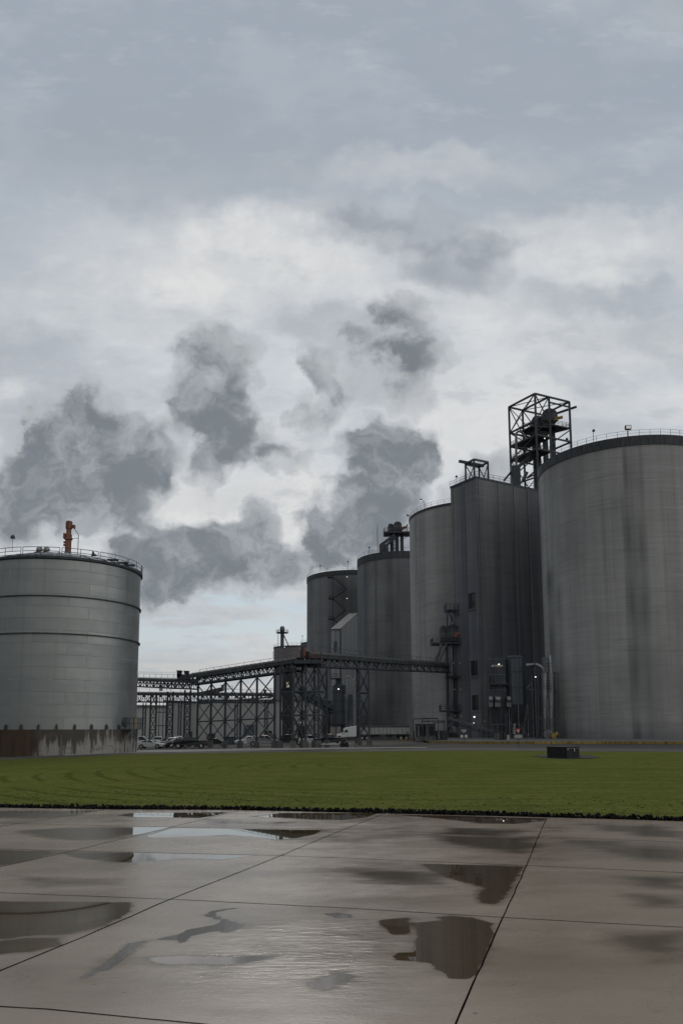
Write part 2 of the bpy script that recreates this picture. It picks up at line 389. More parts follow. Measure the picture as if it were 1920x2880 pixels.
# ------------------------------------------------------------------ ground sheets
def sheet(name, m, xs, ys, dz, zf=ground, smoothf=True):
    X, Y = np.meshgrid(xs, ys); Z = zf(X, Y) + dz
    nx, ny = len(xs), len(ys)
    b = MB(); b.v = list(zip(X.ravel().tolist(), Y.ravel().tolist(), Z.ravel().tolist()))
    b.f = [(j * nx + i, j * nx + i + 1, (j + 1) * nx + i + 1, (j + 1) * nx + i) for j in range(ny - 1) for i in range(nx - 1)]
    return b.build(name, m, smooth=smoothf)
def strip(name, m, near, far, n, rows, dz, parent=None):
    """sheet between two polylines of world points (near, far), following the ground"""
    def samp(pl, t):
        xs = np.array([p[0] for p in pl]); ys = np.array([p[1] for p in pl]); x = xs[0] + (xs[-1] - xs[0]) * t
        return x, np.interp(x, xs, ys)
    t = np.linspace(0, 1, n); xn, yn = samp(near, t); xf, yf = samp(far, t)
    b = MB()
    for r in range(rows + 1):
        s = r / rows; X = xn + (xf - xn) * s; Y = yn + (yf - yn) * s; Z = ground(X, Y) + dz
        b.v += list(zip(X.tolist(), Y.tolist(), Z.tolist()))
    b.f = [(j * n + i, j * n + i + 1, (j + 1) * n + i + 1, (j + 1) * n + i) for j in range(rows) for i in range(n - 1)]
    return b.build(name, m, parent, smooth=True)

def yard_mat():
    m, t = newmat('yard surface')
    n = t.noise(t.mapping(t.pos, (.05, .12, 1)), 1., 6, .6); n2 = t.noise(t.pos, 1.5, 5, .7)
    c = t.mix(t.ramp(n, .35, .65), (.080, .074, .067), (.052, .050, .048))
    c = t.mix(t.math('MULTIPLY', t.ramp(n2, .45, .7), .4), c, (.10, .093, .083))
    setin(t, 'Base Color', c); setin(t, 'Roughness', .85); t.b.inputs['Specular IOR Level'].default_value = .12; return m
def shoulder_mat(name, a, b_):
    m, t = newmat(name)
    n = t.noise(t.pos, .6, 6, .7); n2 = t.noise(t.pos, 9., 3, .7)
    c = t.mix(t.ramp(n, .35, .65), a, b_); c = t.mix(t.math('MULTIPLY', t.ramp(n2, .4, .7), .4), c, tuple(x * .4 for x in a))
    setin(t, 'Base Color', c); setin(t, 'Roughness', .85); t.b.inputs['Specular IOR Level'].default_value = .15; bump(t, n2, .03); return m
def lawn_mat():
    m, t = newmat('mown lawn')
    sx = t.add('ShaderNodeSeparateXYZ', {0: t.pos})
    # mowing passes that bend round from the left to the right
    ang = t.add('ShaderNodeVectorMath', {0: t.pos, 1: (14., 66., 0.)}, operation='SUBTRACT').outputs[0]
    rr = t.add('ShaderNodeVectorMath', {0: t.mapping(ang, (1., 1., 0.))}, operation='LENGTH').outputs['Value']
    wob = t.math('MULTIPLY', t.noise(t.pos, .05, 2, .5), 3.)
    left = t.ramp(sx.outputs[0], 8., -4.); left = t.math('MULTIPLY', left, t.ramp(sx.outputs[1], 78., 60.))
    def tracks(ph, per, lo):
        return t.ramp(t.math('SINE', t.math('MULTIPLY', t.math('ADD', ph, wob), 2 * math.pi / per)), lo, 1.)
    phr = t.math('ADD', sx.outputs[1], t.math('MULTIPLY', sx.outputs[0], .12))
    brk = t.noise(t.mapping(t.pos, (.06, .10, 1)), 1., 3, .6)
    la_ = t.math('MULTIPLY', tracks(rr, 2.1, .55), left); lb_ = t.math('MULTIPLY', tracks(phr, 2.9, .5), t.math('SUBTRACT', 1., left))
    lines = t.math('MULTIPLY', t.math('ADD', la_, t.math('MULTIPLY', lb_, .8)), t.ramp(brk, .36, .58))
    wv2 = t.math('SUBTRACT', t.math('MULTIPLY', t.math('ADD', t.math('MULTIPLY', tracks(rr, .83, .0), left), t.math('MULTIPLY', tracks(phr, .97, .0), t.math('SUBTRACT', 1., left))), 1.2), .2)
    n = t.noise(t.pos, .25, 6, .65); n2 = t.noise(t.pos, 3.2, 5, .7); n3 = t.noise(t.pos, .8, 5, .7)
    c = t.mix(t.ramp(n, .3, .7), (.112, .132, .034), (.152, .162, .044))
    c = t.mix(t.math('MULTIPLY', lines, .48), c, (.040, .050, .012))
    c = t.mix(t.math('MULTIPLY', t.ramp(wv2, .2, 1.), .12), c, (.04, .06, .015))
    c = t.mix(t.math('MULTIPLY', t.ramp(n3, .45, .75), .5), c, (.13, .135, .05))
    c = t.mix(t.math('MULTIPLY', t.ramp(n2, .42, .70), .5), c, (.036, .042, .010))
    far = t.ramp(sx.outputs[1], 70., 112.)
    c = t.mix(t.math('MULTIPLY', t.math('MULTIPLY', far, t.ramp(n3, .3, .6)), .5), c, (.13, .13, .055))
    c = t.mix(t.math('MULTIPLY', t.ramp(t.noise(t.pos, 14., 2, .5), .73, .76), .6), c, (.35, .33, .15))
    setin(t, 'Base Color', c); setin(t, 'Roughness', .8); t.b.inputs['Specular IOR Level'].default_value = 0.
    bump(t, t.math('SUBTRACT', n2, t.math('MULTIPLY', lines, .8)), .12, .8); return m

xs = np.concatenate([np.linspace(-6000, -400, 12), np.linspace(-300, -80, 12), np.linspace(-70, 70, 57), np.linspace(80, 300, 12), np.linspace(400, 6000, 12)])
ys = np.concatenate([np.linspace(-60, 20, 9), np.linspace(24, 240, 73), np.linspace(260, 600, 12), np.linspace(800, 9000, 14)])
tag(sheet('ground', yard_mat(), xs, ys, -.10), kind='structure')

EDGE = [G(x, y) for x, y in ((0, 2275.2), (294, 2280.2), (640, 2281.6), (960, 2289), (1280, 2296.7), (1600, 2305), (1920, 2314.3))]
def ext(pl, x0, x1):
    a, b = pl[0], pl[1]; c, d = pl[-2], pl[-1]
    s0 = (b.y - a.y) / (b.x - a.x); s1 = (d.y - c.y) / (d.x - c.x)
    return [Vector((x0, a.y + s0 * (x0 - a.x), 0))] + list(pl) + [Vector((x1, d.y + s1 * (x1 - d.x), 0))]
EDGE = ext(EDGE, -45, 45)
LAWN_TOP = ext([G(x, y) for x, y in ((0, 2137), (384, 2121), (700, 2116), (1102, 2113), (1340, 2110.5), (1640, 2114), (1920, 2115))], -95, 100)
PATH_N = [G(x, y) for x, y in ((180, 2126.), (384, 2117), (700, 2111.5), (1102, 2104.5), (1200, 2103.5))]
PATH_F = [G(x, y) for x, y in ((180, 2118), (384, 2110.5), (700, 2105.), (1102, 2102), (1200, 2102.5))]
lawn = tag(strip('lawn', lawn_mat(), EDGE, LAWN_TOP, 120, 40, .0), kind='structure')
tag(strip('path', shoulder_mat('worn concrete path', (.34, .335, .32), (.24, .235, .225)), PATH_N, PATH_F, 60, 3, .03), kind='structure')
SH_F = ext([p + Vector((0, 12, 0)) for p in LAWN_TOP[1:-1]], -95, 100)
tag(strip('gravel_shoulder', shoulder_mat('pale wet gravel', (.115, .108, .096), (.075, .071, .064)), [p + Vector((0, -.3, 0)) for p in LAWN_TOP], SH_F, 120, 2, .012), kind='structure')

# wet concrete pavement with puddles --------------------------------
def joint_mat():
    m, t = newmat('joint filler'); setin(t, 'Base Color', (.010, .008, .007, 1)); setin(t, 'Roughness', 1.); t.b.inputs['Specular IOR Level'].default_value = 0.; return m
def pavement():
    ex = np.array([p.x for p in EDGE]); ey = np.array([p.y for p in EDGE])
    nx, ny = 420, 300
    X1 = np.linspace(-26, 26, nx); s = np.linspace(0, 1, ny) ** 1.0
    X = np.tile(X1, (ny, 1)); Ye = np.interp(X1, ex, ey) - .02
    Y = 4.5 + (Ye[None] - 4.5) * s[:, None]; Z = ground(X, Y) + .05
    b = MB(); b.v = list(zip(X.ravel().tolist(), Y.ravel().tolist(), Z.ravel().tolist()))
    b.f = [(j * nx + i, j * nx + i + 1, (j + 1) * nx + i + 1, (j + 1) * nx + i) for j in range(ny - 1) for i in range(nx - 1)]
    def poly(pts, soft, amp=1.):
        P = np.array([tuple(G(x, y))[:2] for x, y in pts]); n = len(P)
        px, py = X.ravel(), Y.ravel(); d = np.full(px.shape, 1e9); ins = np.zeros(px.shape, bool)
        for i in range(n):
            a, c = P[i], P[(i + 1) % n]; e = c - a; t = np.clip(((px - a[0]) * e[0] + (py - a[1]) * e[1]) / (e @ e + 1e-9), 0, 1)
            d = np.minimum(d, np.hypot(px - a[0] - t * e[0], py - a[1] - t * e[1]))
            cr = ((a[1] > py) != (c[1] > py)) & (px < (c[0] - a[0]) * (py - a[1]) / (c[1] - a[1] + 1e-12) + a[0]); ins ^= cr
        sd_ = np.where(ins, d, -d)
        return np.clip(.5 + sd_ / soft, 0, 1) * amp
    P_ = [([(372, 2290.5), (640, 2288.5), (606, 2298), (560, 2305), (470, 2303), (377, 2302), (330, 2298)], .25, 1),
          ([(60, 2340), (190, 2331), (480, 2331.5), (415, 2350), (370, 2355), (300, 2368), (200, 2371), (110, 2360), (50, 2350)], .9, .97),
          ([(372, 2331), (480, 2331.5), (420, 2348), (375, 2354), (365, 2345)], .15, 1),
          ([(410, 2357), (488, 2334), (700, 2336.5), (905, 2340), (885, 2352), (830, 2363), (780, 2368), (745, 2362), (640, 2353), (560, 2357), (480, 2361), (430, 2361)], .2, 1),
          ([(165, 2403), (370, 2404.5), (720, 2412), (620, 2424), (520, 2420), (450, 2426), (370, 2433), (290, 2428), (215, 2418)], .3, 1),
          ([(-60, 2396), (140, 2400), (165, 2404), (80, 2428), (-60, 2452)], .5, 1),
          ([(-40, 2284), (260, 2284), (210, 2300), (100, 2306), (-40, 2306)], .9, .95),
          ([(-60, 2544), (190, 2545), (378, 2547), (365, 2575), (300, 2615), (180, 2640), (120, 2640), (-60, 2660)], .35, 1),
          ([(-60, 2665), (60, 2650), (170, 2648), (165, 2672), (80, 2690), (-60, 2700)], .35, 1),
          ([(718, 2301), (790, 2291), (1060, 2291.5), (1030, 2303), (960, 2311), (880, 2309), (790, 2304)], .7, 1),
          ([(1120, 2296), (1280, 2299), (1533, 2307), (1524, 2314), (1450, 2322), (1350, 2320), (1240, 2307)], .5, 1),
          ([(1200, 2353), (1509, 2361), (1497, 2388), (1470, 2408), (1400, 2398), (1320, 2388), (1230, 2368)], .8, 1),
          ([(1180, 2437), (1472, 2444), (1440, 2497), (1423, 2530), (1390, 2554), (1350, 2549), (1345, 2525), (1360, 2505), (1290, 2485), (1230, 2466)], .45, 1),
          ([(1178, 2605), (1250, 2598), (1330, 2592), (1382, 2606), (1385, 2640), (1372, 2690), (1346, 2745), (1330, 2762), (1295, 2772), (1262, 2762), (1225, 2738), (1215, 2722), (1160, 2716), (1105, 2713), (1112, 2692), (1165, 2690), (1170, 2650)], .12, 1),
          ([(1220, 2590), (1262, 2586), (1340, 2592), (1320, 2600), (1260, 2601)], .15, 1),
          ([(590, 2572), (650, 2563), (690, 2563), (640, 2569), (600, 2578), (610, 2585), (640, 2597), (670, 2607), (690, 2612), (650, 2636), (600, 2630), (540, 2643), (520, 2654), (522, 2668), (480, 2655), (430, 2656), (400, 2665), (375, 2690), (330, 2725), (290, 2745), (235, 2768), (225, 2765), (320, 2705), (350, 2680), (368, 2664), (440, 2652), (500, 2640), (530, 2625), (600, 2612), (625, 2603), (600, 2592), (570, 2585)], .10, 1),
          ([(400, 2706), (500, 2701), (640, 2703), (800, 2697), (730, 2716), (620, 2727), (470, 2726)], .22, 1),
          ([(860, 2780), (960, 2740), (1000, 2760), (930, 2800), (880, 2800)], .25, .9),
          ([(905, 2580), (960, 2576), (1000, 2590), (950, 2592)], .12, 1), ([(1060,2600),(1150,2590),(1160,2640),(1100,2640)],.15,.95),
          ([(1690, 2626), (1940, 2632), (1960, 2715), (1840, 2712), (1740, 2690), (1650, 2660)], .9, .93),
          ([(1700, 2330), (1840, 2325), (1920, 2345), (1960, 2368), (1780, 2358)], 1.2, .9), ([(1640, 2385), (1960, 2392), (1960, 2432), (1780, 2425), (1680, 2400)], 1.4, .9),
          ([(1700, 2466), (1960, 2475), (1960, 2520), (1800, 2500)], 1.0, .75), ([(1480, 2325), (1650, 2330), (1560, 2345)], .8, .6)]
    for q in ([(1250, 2330), (1480, 2340), (1420, 2365), (1200, 2352)], [(960, 2450), (1300, 2460), (1250, 2500), (1020, 2490)], [(1640, 2322), (1900, 2330), (1900, 2350), (1700, 2345)], [(1560, 2362), (1760, 2372), (1800, 2395), (1600, 2385)],
              [(1750, 2520), (1980, 2530), (1960, 2570), (1800, 2560)], [(560, 2306), (820, 2316), (760, 2326), (600, 2322)], [(30, 2470), (300, 2480), (420, 2500), (120, 2505)]):
        P_.append((q, 1.3, .85))
    wet = np.zeros(nx * ny); soft = np.zeros(nx * ny)
    for p, s_, a in P_:
        if s_ >= .8 or a < .9: soft = np.maximum(soft, poly(p, max(s_, 1.2), a))
        else: wet = np.maximum(wet, poly(p, s_, a)); soft = np.maximum(soft, poly(p, s_ + .8, .8))
    film = np.maximum(poly([(700, 2580), (1150, 2600), (1190, 2700), (1000, 2800), (800, 2790), (500, 2800), (250, 2790), (560, 2640)], 1.2), poly([(420, 2480), (760, 2420), (560, 2530), (450, 2520)], .8) * .7)
    m, t = newmat('wet broom finished concrete')
    wa = t.add('ShaderNodeAttribute', attribute_name='wet').outputs['Fac']; fa = t.add('ShaderNodeAttribute', attribute_name='film').outputs['Fac']
    sa = t.add('ShaderNodeAttribute', attribute_name='soft').outputs['Fac']
    sp = t.add('ShaderNodeSeparateXYZ', {0: t.pos})
    flat = t.add('ShaderNodeCombineXYZ', {0: sp.outputs[0], 1: sp.outputs[1], 2: 0.}).outputs[0]
    n_big = t.noise(t.mapping(flat, (.16, .30, 1)), 1., 5, .55); n_mid = t.noise(t.mapping(flat, (.9, 1.6, 1)), 1., 6, .62); n_f = t.noise(flat, 22., 4, .7); n_g = t.noise(flat, 90., 2, .6)
    n_e = t.noise(t.mapping(flat, (2.2, 5., 1)), 1., 7, .7)
    wn = t.math('ADD', wa, t.math('MULTIPLY', t.math('SUBTRACT', n_mid, .5), .5)); wn = t.math('ADD', wn, t.math('MULTIPLY', t.math('SUBTRACT', n_e, .5), .9))
    sn = t.ramp(t.math('ADD', sa, t.math('MULTIPLY', t.math('SUBTRACT', t.noise(t.mapping(flat, (.5, 1.4, 1)), 1., 5, .6), .5), 1.1)), .25, .85)
    pud = t.ramp(wn, .42, .60)
    damp = t.math('MAXIMUM', t.ramp(n_big, .42, .62), t.ramp(wa, .1, .5))
    c = t.mix(damp, (.295, .238, .18), (.225, .178, .131))
    c = t.mix(t.math('MULTIPLY', t.ramp(n_mid, .35, .7), .3), c, (.15, .11, .078))
    c = t.mix(t.math('MULTIPLY', t.ramp(n_f, .4, .75), .28), c, (.30, .235, .175))
    c = t.mix(t.math('MULTIPLY', t.ramp(n_g, .55, .7), .25), c, (.07, .06, .05))
    c = t.mix(t.math('MULTIPLY', sn, .85), c, (.085, .065, .042))
    spots = t.ramp(t.noise(t.mapping(flat, (7., 11., 1.)), 1., 2, .4), .735, .76)
    crk = t.math('ABSOLUTE', t.math('SUBTRACT', t.noise(flat, .55, 7, .68), .5)); crk = t.math('MULTIPLY', t.ramp(crk, .004, .0015), t.ramp(t.noise(flat, .4, 2), .55, .62))
    c = t.mix(t.math('MULTIPLY', crk, .45), c, (.07, .055, .045))
    c = t.mix(t.math('MULTIPLY', spots, .7), c, (.09, .08, .07))
    c = t.mix(pud, c, (.078, .054, .029))
    setin(t, 'Base Color', c)
    rg = t.ramp(n_mid, .3, .7, .22, .32); rg = t.math('SUBTRACT', rg, t.math('MULTIPLY', damp, .06)); rg = t.math('SUBTRACT', rg, t.math('MULTIPLY', t.math('MULTIPLY', fa, t.ramp(n_mid, .45, .6)), .15))
    rg = t.math('MULTIPLY', rg, t.math('SUBTRACT', 1., t.math('MULTIPLY', sn, .62)))
    rg = t.math('ADD', t.math('MULTIPLY', rg, t.math('SUBTRACT', 1., pud)), t.math('MULTIPLY', pud, .015))
    setin(t, 'Roughness', rg); setin(t, 'IOR', t.math('ADD', 1.36, t.math('MULTIPLY', pud, .30)))
    t.b.inputs['Specular IOR Level'].default_value = .72
    rip = t.noise(t.mapping(flat, (3., 9., 1), rot=(0, 0, .2)), 1., 4, .6)
    h = t.math('MULTIPLY', t.math('ADD', t.math('MULTIPLY', n_f, .0035), t.math('MULTIPLY', n_mid, .01)), t.math('SUBTRACT', 1., t.math('MULTIPLY', sn, .7))); h = t.math('ADD', h, t.math('MULTIPLY', t.math('MULTIPLY', rip, fa), .019))
    bp = t.add('ShaderNodeBump', {'Strength': .55, 'Distance': 1., 'Height': h})
    up = t.add('ShaderNodeCombineXYZ', {0: 0., 1: -.003, 2: 1.}).outputs[0]
    nm = t.add('ShaderNodeMix', {0: pud, 4: bp.outputs[0], 5: up}, data_type='VECTOR'); nn = t.add('ShaderNodeVectorMath', {0: nm.outputs[1]}, operation='NORMALIZE')
    t.l.new(nn.outputs[0], t.b.inputs['Normal'])
    o = b.build('pavement', m, smooth=True)
    for nme, arr in (('wet', wet), ('film', film), ('soft', soft)):
        at = o.data.attributes.new(nme, 'FLOAT', 'POINT'); at.data.foreach_set('value', arr.astype(np.float32))
    tag(o, kind='structure')
    # tooled joints between the slabs
    J = MB()
    def line(pts, w, e0=0, e1=0):
        P = [G(x, y) for x, y in pts]
        if e0: P = [P[0] + (P[0] - P[1]).normalized() * e0] + P
        if e1: P = P + [P[-1] + (P[-1] - P[-2]).normalized() * e1]
        Q = []
        for a, c_ in zip(P[:-1], P[1:]):
            k = max(2, int((c_ - a).length / .35))
            for i in range(k): Q.append(a.lerp(c_, i / k))
        Q.append(P[-1])
        rr = random.Random(3); vs = []
        for i, p in enumerate(Q):
            d = (Q[min(i + 1, len(Q) - 1)] - Q[max(i - 1, 0)]); d.z = 0; d.normalize(); nrm = Vector((-d.y, d.x, 0)); jt = rr.uniform(-.007, .007)
            for sgn in (-1, 1):
                q = p + nrm * (sgn * w / 2 * rr.uniform(.8, 1.25) + jt); vs.append((q.x, q.y, float(ground(q.x, q.y)) + .054))
        J.raw(vs, [(2 * i, 2 * i + 1, 2 * i + 3, 2 * i + 2) for i in range(len(Q) - 1)])
    line([(0, 2744.3), (229.6, 2648.6), (478.3, 2538.3), (650.5, 2470), (789.5, 2413), (966.5, 2337.6), (1083, 2291.6)], .022, 6)
    line([(1287.6, 2879.6), (1414, 2591), (1480, 2442), (1512.6, 2359), (1536, 2305.5)], .018, 3)
    line([(0, 2445.7), (204, 2399.5), (482, 2331.2), (672.8, 2284)], .022, 6)
    line([(0, 2330), (53, 2321), (134, 2308), (241, 2290.6), (294, 2281.4)], .022, 6)
    line([(0, 2847), (130, 2854.5), (392, 2880)], .018, 6, 4)
    line([(0, 2519.8), (478.3, 2538.3), (960, 2563), (1414, 2591), (1920, 2619.5)], .019, 8, 8)
    line([(0, 2394), (204, 2399.5), (789.5, 2413), (1478, 2441.5), (1920, 2462.6)], .022, 8, 8)
    line([(0, 2320), (53, 2321), (482, 2331.2), (966.5, 2337.6), (1512.6, 2359), (1740, 2367.5), (1920, 2376)], .022, 8, 8)
    J.build('joint', joint_mat(), o)
pavement()

# black rock edging ---------------------------------------------------
def rocks():
    b = MB(); rr = random.Random(5); ex = [p.x for p in EDGE]; ey = [p.y for p in EDGE]
    ico = bpy.data.meshes.new('tmp'); import bmesh; bm = bmesh.new(); bmesh.ops.create_icosphere(bm, subdivisions=1, radius=1)
    V = [v.co.copy() for v in bm.verts]; Fs = [tuple(v.index for v in f.verts) for f in bm.faces]; bm.free(); bpy.data.meshes.remove(ico)
    for i in range(6200):
        x = rr.uniform(-20, 20); w = .55 + .25 * math.sin(x * .5) + .15 * math.sin(x * 1.7); t = rr.random()
        y = float(np.interp(x, ex, ey)) + .03 + t * w; z = float(ground(x, y)) + .02 + .16 * math.sin(math.pi * min(1, t + .15)) * rr.random()
        r = rr.uniform(.025, .07) * (1.3 if rr.random() < .08 else 1); mt = Matrix.Rotation(rr.uniform(0, 6.28), 3, Vector((rr.random(), rr.random(), rr.random() + .1)))
        sc = Vector((rr.uniform(.6, 1.3), rr.uniform(.6, 1.3), rr.uniform(.5, .9)))
        b.raw([Vector((x, y, z)) + mt @ Vector((v.x * sc.x, v.y * sc.y, v.z * sc.z)) * r * rr.uniform(.8, 1.15) for v in V], Fs)
    m, t = newmat('black rock mulch'); n = t.noise(t.pos, 6., 3)
    setin(t, 'Base Color', t.mix(t.ramp(n, .4, .7), (.006, .006, .007), (.016, .015, .015))); setin(t, 'Roughness', .9); t.b.inputs['Specular IOR Level'].default_value = .15
    o = b.build('rock_edging', m); tag(o, 'band of small black rocks between the wet slab and the lawn', 'rocks', kind='stuff')
    nb = [Vector((p.x, p.y + .0, 0)) for p in EDGE]; fb_ = [Vector((p.x, p.y + .75, 0)) for p in EDGE]
    tag(strip('rock_bed', M['mulch'], nb, fb_, 120, 2, .035), kind='structure')
rocks()

def grass():
    """short tufts over the near part of the lawn, where single tufts still show as texture"""
    b = MB(); rr = random.Random(9); ex = [p.x for p in EDGE]; ey = [p.y for p in EDGE]
    for i in range(5000):
        t = rr.random() ** 2.6; x = rr.uniform(-1, 1) * (17 + 9 * t); y = float(np.interp(x, ex, ey)) + .75 + t * 9
        z = float(ground(x, y)); h = rr.uniform(.012, .03); a = rr.uniform(0, 3.14); w = rr.uniform(.02, .06) * (1 + t)
        dx, dy = math.cos(a) * w, math.sin(a) * w; lx, ly = rr.uniform(-.04, .04), rr.uniform(-.04, .04)
        b.raw([(x - dx, y - dy, z), (x + dx, y + dy, z), (x + lx + dx * .3, y + ly, z + h), (x + lx - dx * .5, y + ly, z + h * .8)], [(0, 1, 2, 3)])
    m, t = newmat('grass tufts'); n = t.noise(t.pos, 1.4, 4, .7)
    setin(t, 'Base Color', t.mix(t.ramp(n, .3, .7), (.09, .115, .03), (.16, .175, .05))); setin(t, 'Roughness', .8)
    tag(b.build('grass_tufts', m), 'short mown grass blades over the near lawn', 'grass', kind='stuff')
grass()

# ------------------------------------------------------------------ shared pieces
def rail_ring(b, c, r, z, a0, a1, n, h=1.1, t=.055, mid=1, posts=None, pt=.06):
    for k in range(mid + 1):
        hh = h * (k + 1) / (mid + 1)
        b.tube([(c[0] + r * math.cos(a0 + (a1 - a0) * i / n), c[1] + r * math.sin(a0 + (a1 - a0) * i / n), z + hh) for i in range(n + 1)], t / 2, 5)
    m = posts or n
    for i in range(m + 1):
        a = a0 + (a1 - a0) * i / m; p = (c[0] + r * math.cos(a), c[1] + r * math.sin(a))
        b.beam((p[0], p[1], z), (p[0], p[1], z + h), pt)
def rail(b, pts, h=1.1, t=.05, step=1.8, n=2):
    pts = [Vector(p) for p in pts]
    for a, c in zip(pts[:-1], pts[1:]):
        L = (c - a).length; k = max(1, round(L / step))
        for j in range(1, n + 1): b.beam(a + Vector((0, 0, h * j / n)), c + Vector((0, 0, h * j / n)), t)
        for i in range(k + 1):
            p = a.lerp(c, i / k); b.beam(p, p + Vector((0, 0, h)), t)
    return b
def gz(x, y): return float(ground(x, y))

def shell(name, c, R, z0, z1, mat, parent, stain_shade, n=160, m=44, uv=False):
    """open cylinder wall with a stain value per vertex"""
    b = MB(); S = []
    for j in range(m + 1):
        z = z0 + (z1 - z0) * j / m
        for k in range(n + 1):
            a = -math.pi / 2 + math.pi * 2 * (k / n) + math.pi
            b.v.append((c[0] + R * math.cos(a), c[1] + R * math.sin(a), z)); S.append(stain_shade(a, (z - z0) / (z1 - z0), z))
    b.f = [(j * (n + 1) + k, j * (n + 1) + k + 1, (j + 1) * (n + 1) + k + 1, (j + 1) * (n + 1) + k) for j in range(m) for k in range(n)]
    o = b.build(name, mat, parent, smooth=True)
    at = o.data.attributes.new('stain_shade', 'FLOAT', 'POINT'); at.data.foreach_set('value', np.clip(np.array(S, dtype=np.float32), 0, 1))
    if uv:
        u = o.data.uv_layers.new(name='UVMap'); li = np.empty(len(o.data.loops), int); o.data.loops.foreach_get('vertex_index', li)
        k = li % (n + 1); j = li // (n + 1)
        arr = np.stack([k / n * 2 * math.pi * R, (z1 - z0) * j / m], 1).ravel(); u.data.foreach_set('uv', arr)
    return o
def angle_at(c, R, x, y=2056):
    """angle on a cylinder (centre c) where the photo column x meets its near side"""
    d = ray(x, y); ox, oy = -c[0], -c[1]; dx, dy = d.x, d.y; L = math.hypot(dx, dy); dx /= L; dy /= L
    bq = ox * dx + oy * dy; disc = bq * bq - (ox * ox + oy * oy - R * R)
    if disc < 0: return None
    t = -bq - math.sqrt(disc); return math.atan2(dy * t - c[1], dx * t - c[0])
def streaks(specs):
    def f(a, h, z):
        s = 0
        for (a0, w, h0, h1, amp) in specs:
            d = (a - a0 + math.pi) % (2 * math.pi) - math.pi
            if abs(d) < 3 * w:
                e = math.exp(-(d / w) ** 2 + 0) * amp
                if h < h0: e *= max(0, 1 - (h0 - h) / .12)
                if h > h1: e *= max(0, 1 - (h - h1) / .06)
                s += e * (.75 + .25 * math.sin(z * .45 + a0 * 9))
        return s
    return f

TOPZ = 60 + CAM_H
def silo(label, c, R, H, mat, band_h, group, stain_shade=None, rail_h=1.2, rail_pts=None, band_mat='band'):
    g0 = gz(c[0], c[1]) - .6
    t = thing('concrete_silo', (c[0], c[1], g0), label, 'grain silo', group)
    shell('wall', c, R, g0, H, mat, t, stain_shade or (lambda a, h, z: 0))
    b = MB().lathe((c[0], c[1], 0), [(R + .02, H - band_h), (R + .16, H - band_h), (R + .16, H + .12), (R - .5, H + .12)], 128); b.build('roof_band', band_mat, t, smooth=True)
    MB().lathe((c[0], c[1], 0), [(R - .4, H + .05), (.01, H + R * .05)], 64).build('roof', 'roof', t, smooth=True)
    b = MB(); rail_ring(b, c, R + .02, H + .12, 0, 2 * math.pi, 120, rail_h, .06, 1, max(24, int(R * 3.0)), .06); b.build('railing', 'steel', t)
    return t
cA, rA = (65.05, 174.7), 19.3; cB, rB = (38.0, 219.8), 18.44; cC, rC = (21.35, 275.7), 15.6; cD, rD = (4.82, 309.8), 18.5
grp = 'row of tall concrete grain silos'
aS = lambda c, R, xs: [angle_at(c, R, x) for x in xs]
specA = []
for x, w, h0, h1, amp in ((1797, .024, .05, 1, .72), (1838, .026, .45, 1, .6), (1783, .012, .0, .8, .5), (1815, .045, .3, .97, .45), (1828, .012, .0, .7, .5), (1868, .01, .3, .95, .3), (1690, .014, .5, .98, .3), (1635, .013, .35, .9, .3), (1900, .02, .4, 1, .3), (1585, .05, 0, .50, .5), (1560, .10, .0, .58, .9), (1730, .01, .6, .98, .25)):
    a = angle_at(cA, rA, x)
    if a is not None: specA.append((a, w, h0, h1, amp))
fA = streaks(specA)
aCr = [(angle_at(cA, rA, x), z0, z1) for x, z0, z1 in ((1676, 36, 40), (1617, 15.5, 18.5), (1833, 12, 15.5), (1875, 30.6, 31.8))]
silo('huge concrete silo cut off by the right edge, nearest and widest of the row', cA, rA, TOPZ, M['concrete'], 1.9, grp,
     lambda a, h, z: fA(a, h, z) + (.55 if h < .035 else .35 * max(0, 1 - (h - .035) / .05)) + (.4 * max(0, (h - .95) / .05) * (.5 + .5 * math.sin(a * 37))), band_mat='band')
fB = streaks([(angle_at(cB, rB, x), w, h0, 1, a_) for x, w, h0, a_ in ((1178, .03, .75, .5), (1195, .05, .5, .3), (1240, .03, .4, .25)) if angle_at(cB, rB, x)])
silo('concrete silo directly left of the square elevator tower, shorter than that tower', cB, rB, TOPZ, M['concrete'], .5, grp, fB)
fC = streaks([(angle_at(cC, rC, x), w, h0, 1, a_) for x, w, h0, a_ in ((1030, .04, .3, .5), (1060, .03, .2, .35), (1100, .09, .1, .55), (1125, .05, .2, .4)) if angle_at(cC, rC, x)])
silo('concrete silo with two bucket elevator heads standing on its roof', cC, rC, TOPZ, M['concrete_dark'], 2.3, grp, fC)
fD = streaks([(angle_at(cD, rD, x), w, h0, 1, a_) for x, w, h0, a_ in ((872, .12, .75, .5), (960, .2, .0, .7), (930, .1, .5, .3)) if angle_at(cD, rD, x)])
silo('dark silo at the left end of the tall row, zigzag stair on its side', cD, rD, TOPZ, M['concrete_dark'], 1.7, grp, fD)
tE = PY(979, 1700, 309); cE = (tE.x + 12.5, 302); silo('narrow sliver of silo showing between the zigzag stair and the silo with the roof heads', cE, 12.0, TOPZ + .6, M['concrete_dark'], 1.9, grp)
cF = (-21.3, 375.0); HF = PY(765, 1822, 374).z
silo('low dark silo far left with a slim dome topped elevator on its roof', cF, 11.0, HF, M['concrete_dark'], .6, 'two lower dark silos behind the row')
cG = (-9.2, 400.); silo('low dark silo half hidden behind the left end of the tall row', cG, 11.5, PY(850, 1804, 389).z, M['concrete_dark'], .6, 'two lower dark silos behind the row')

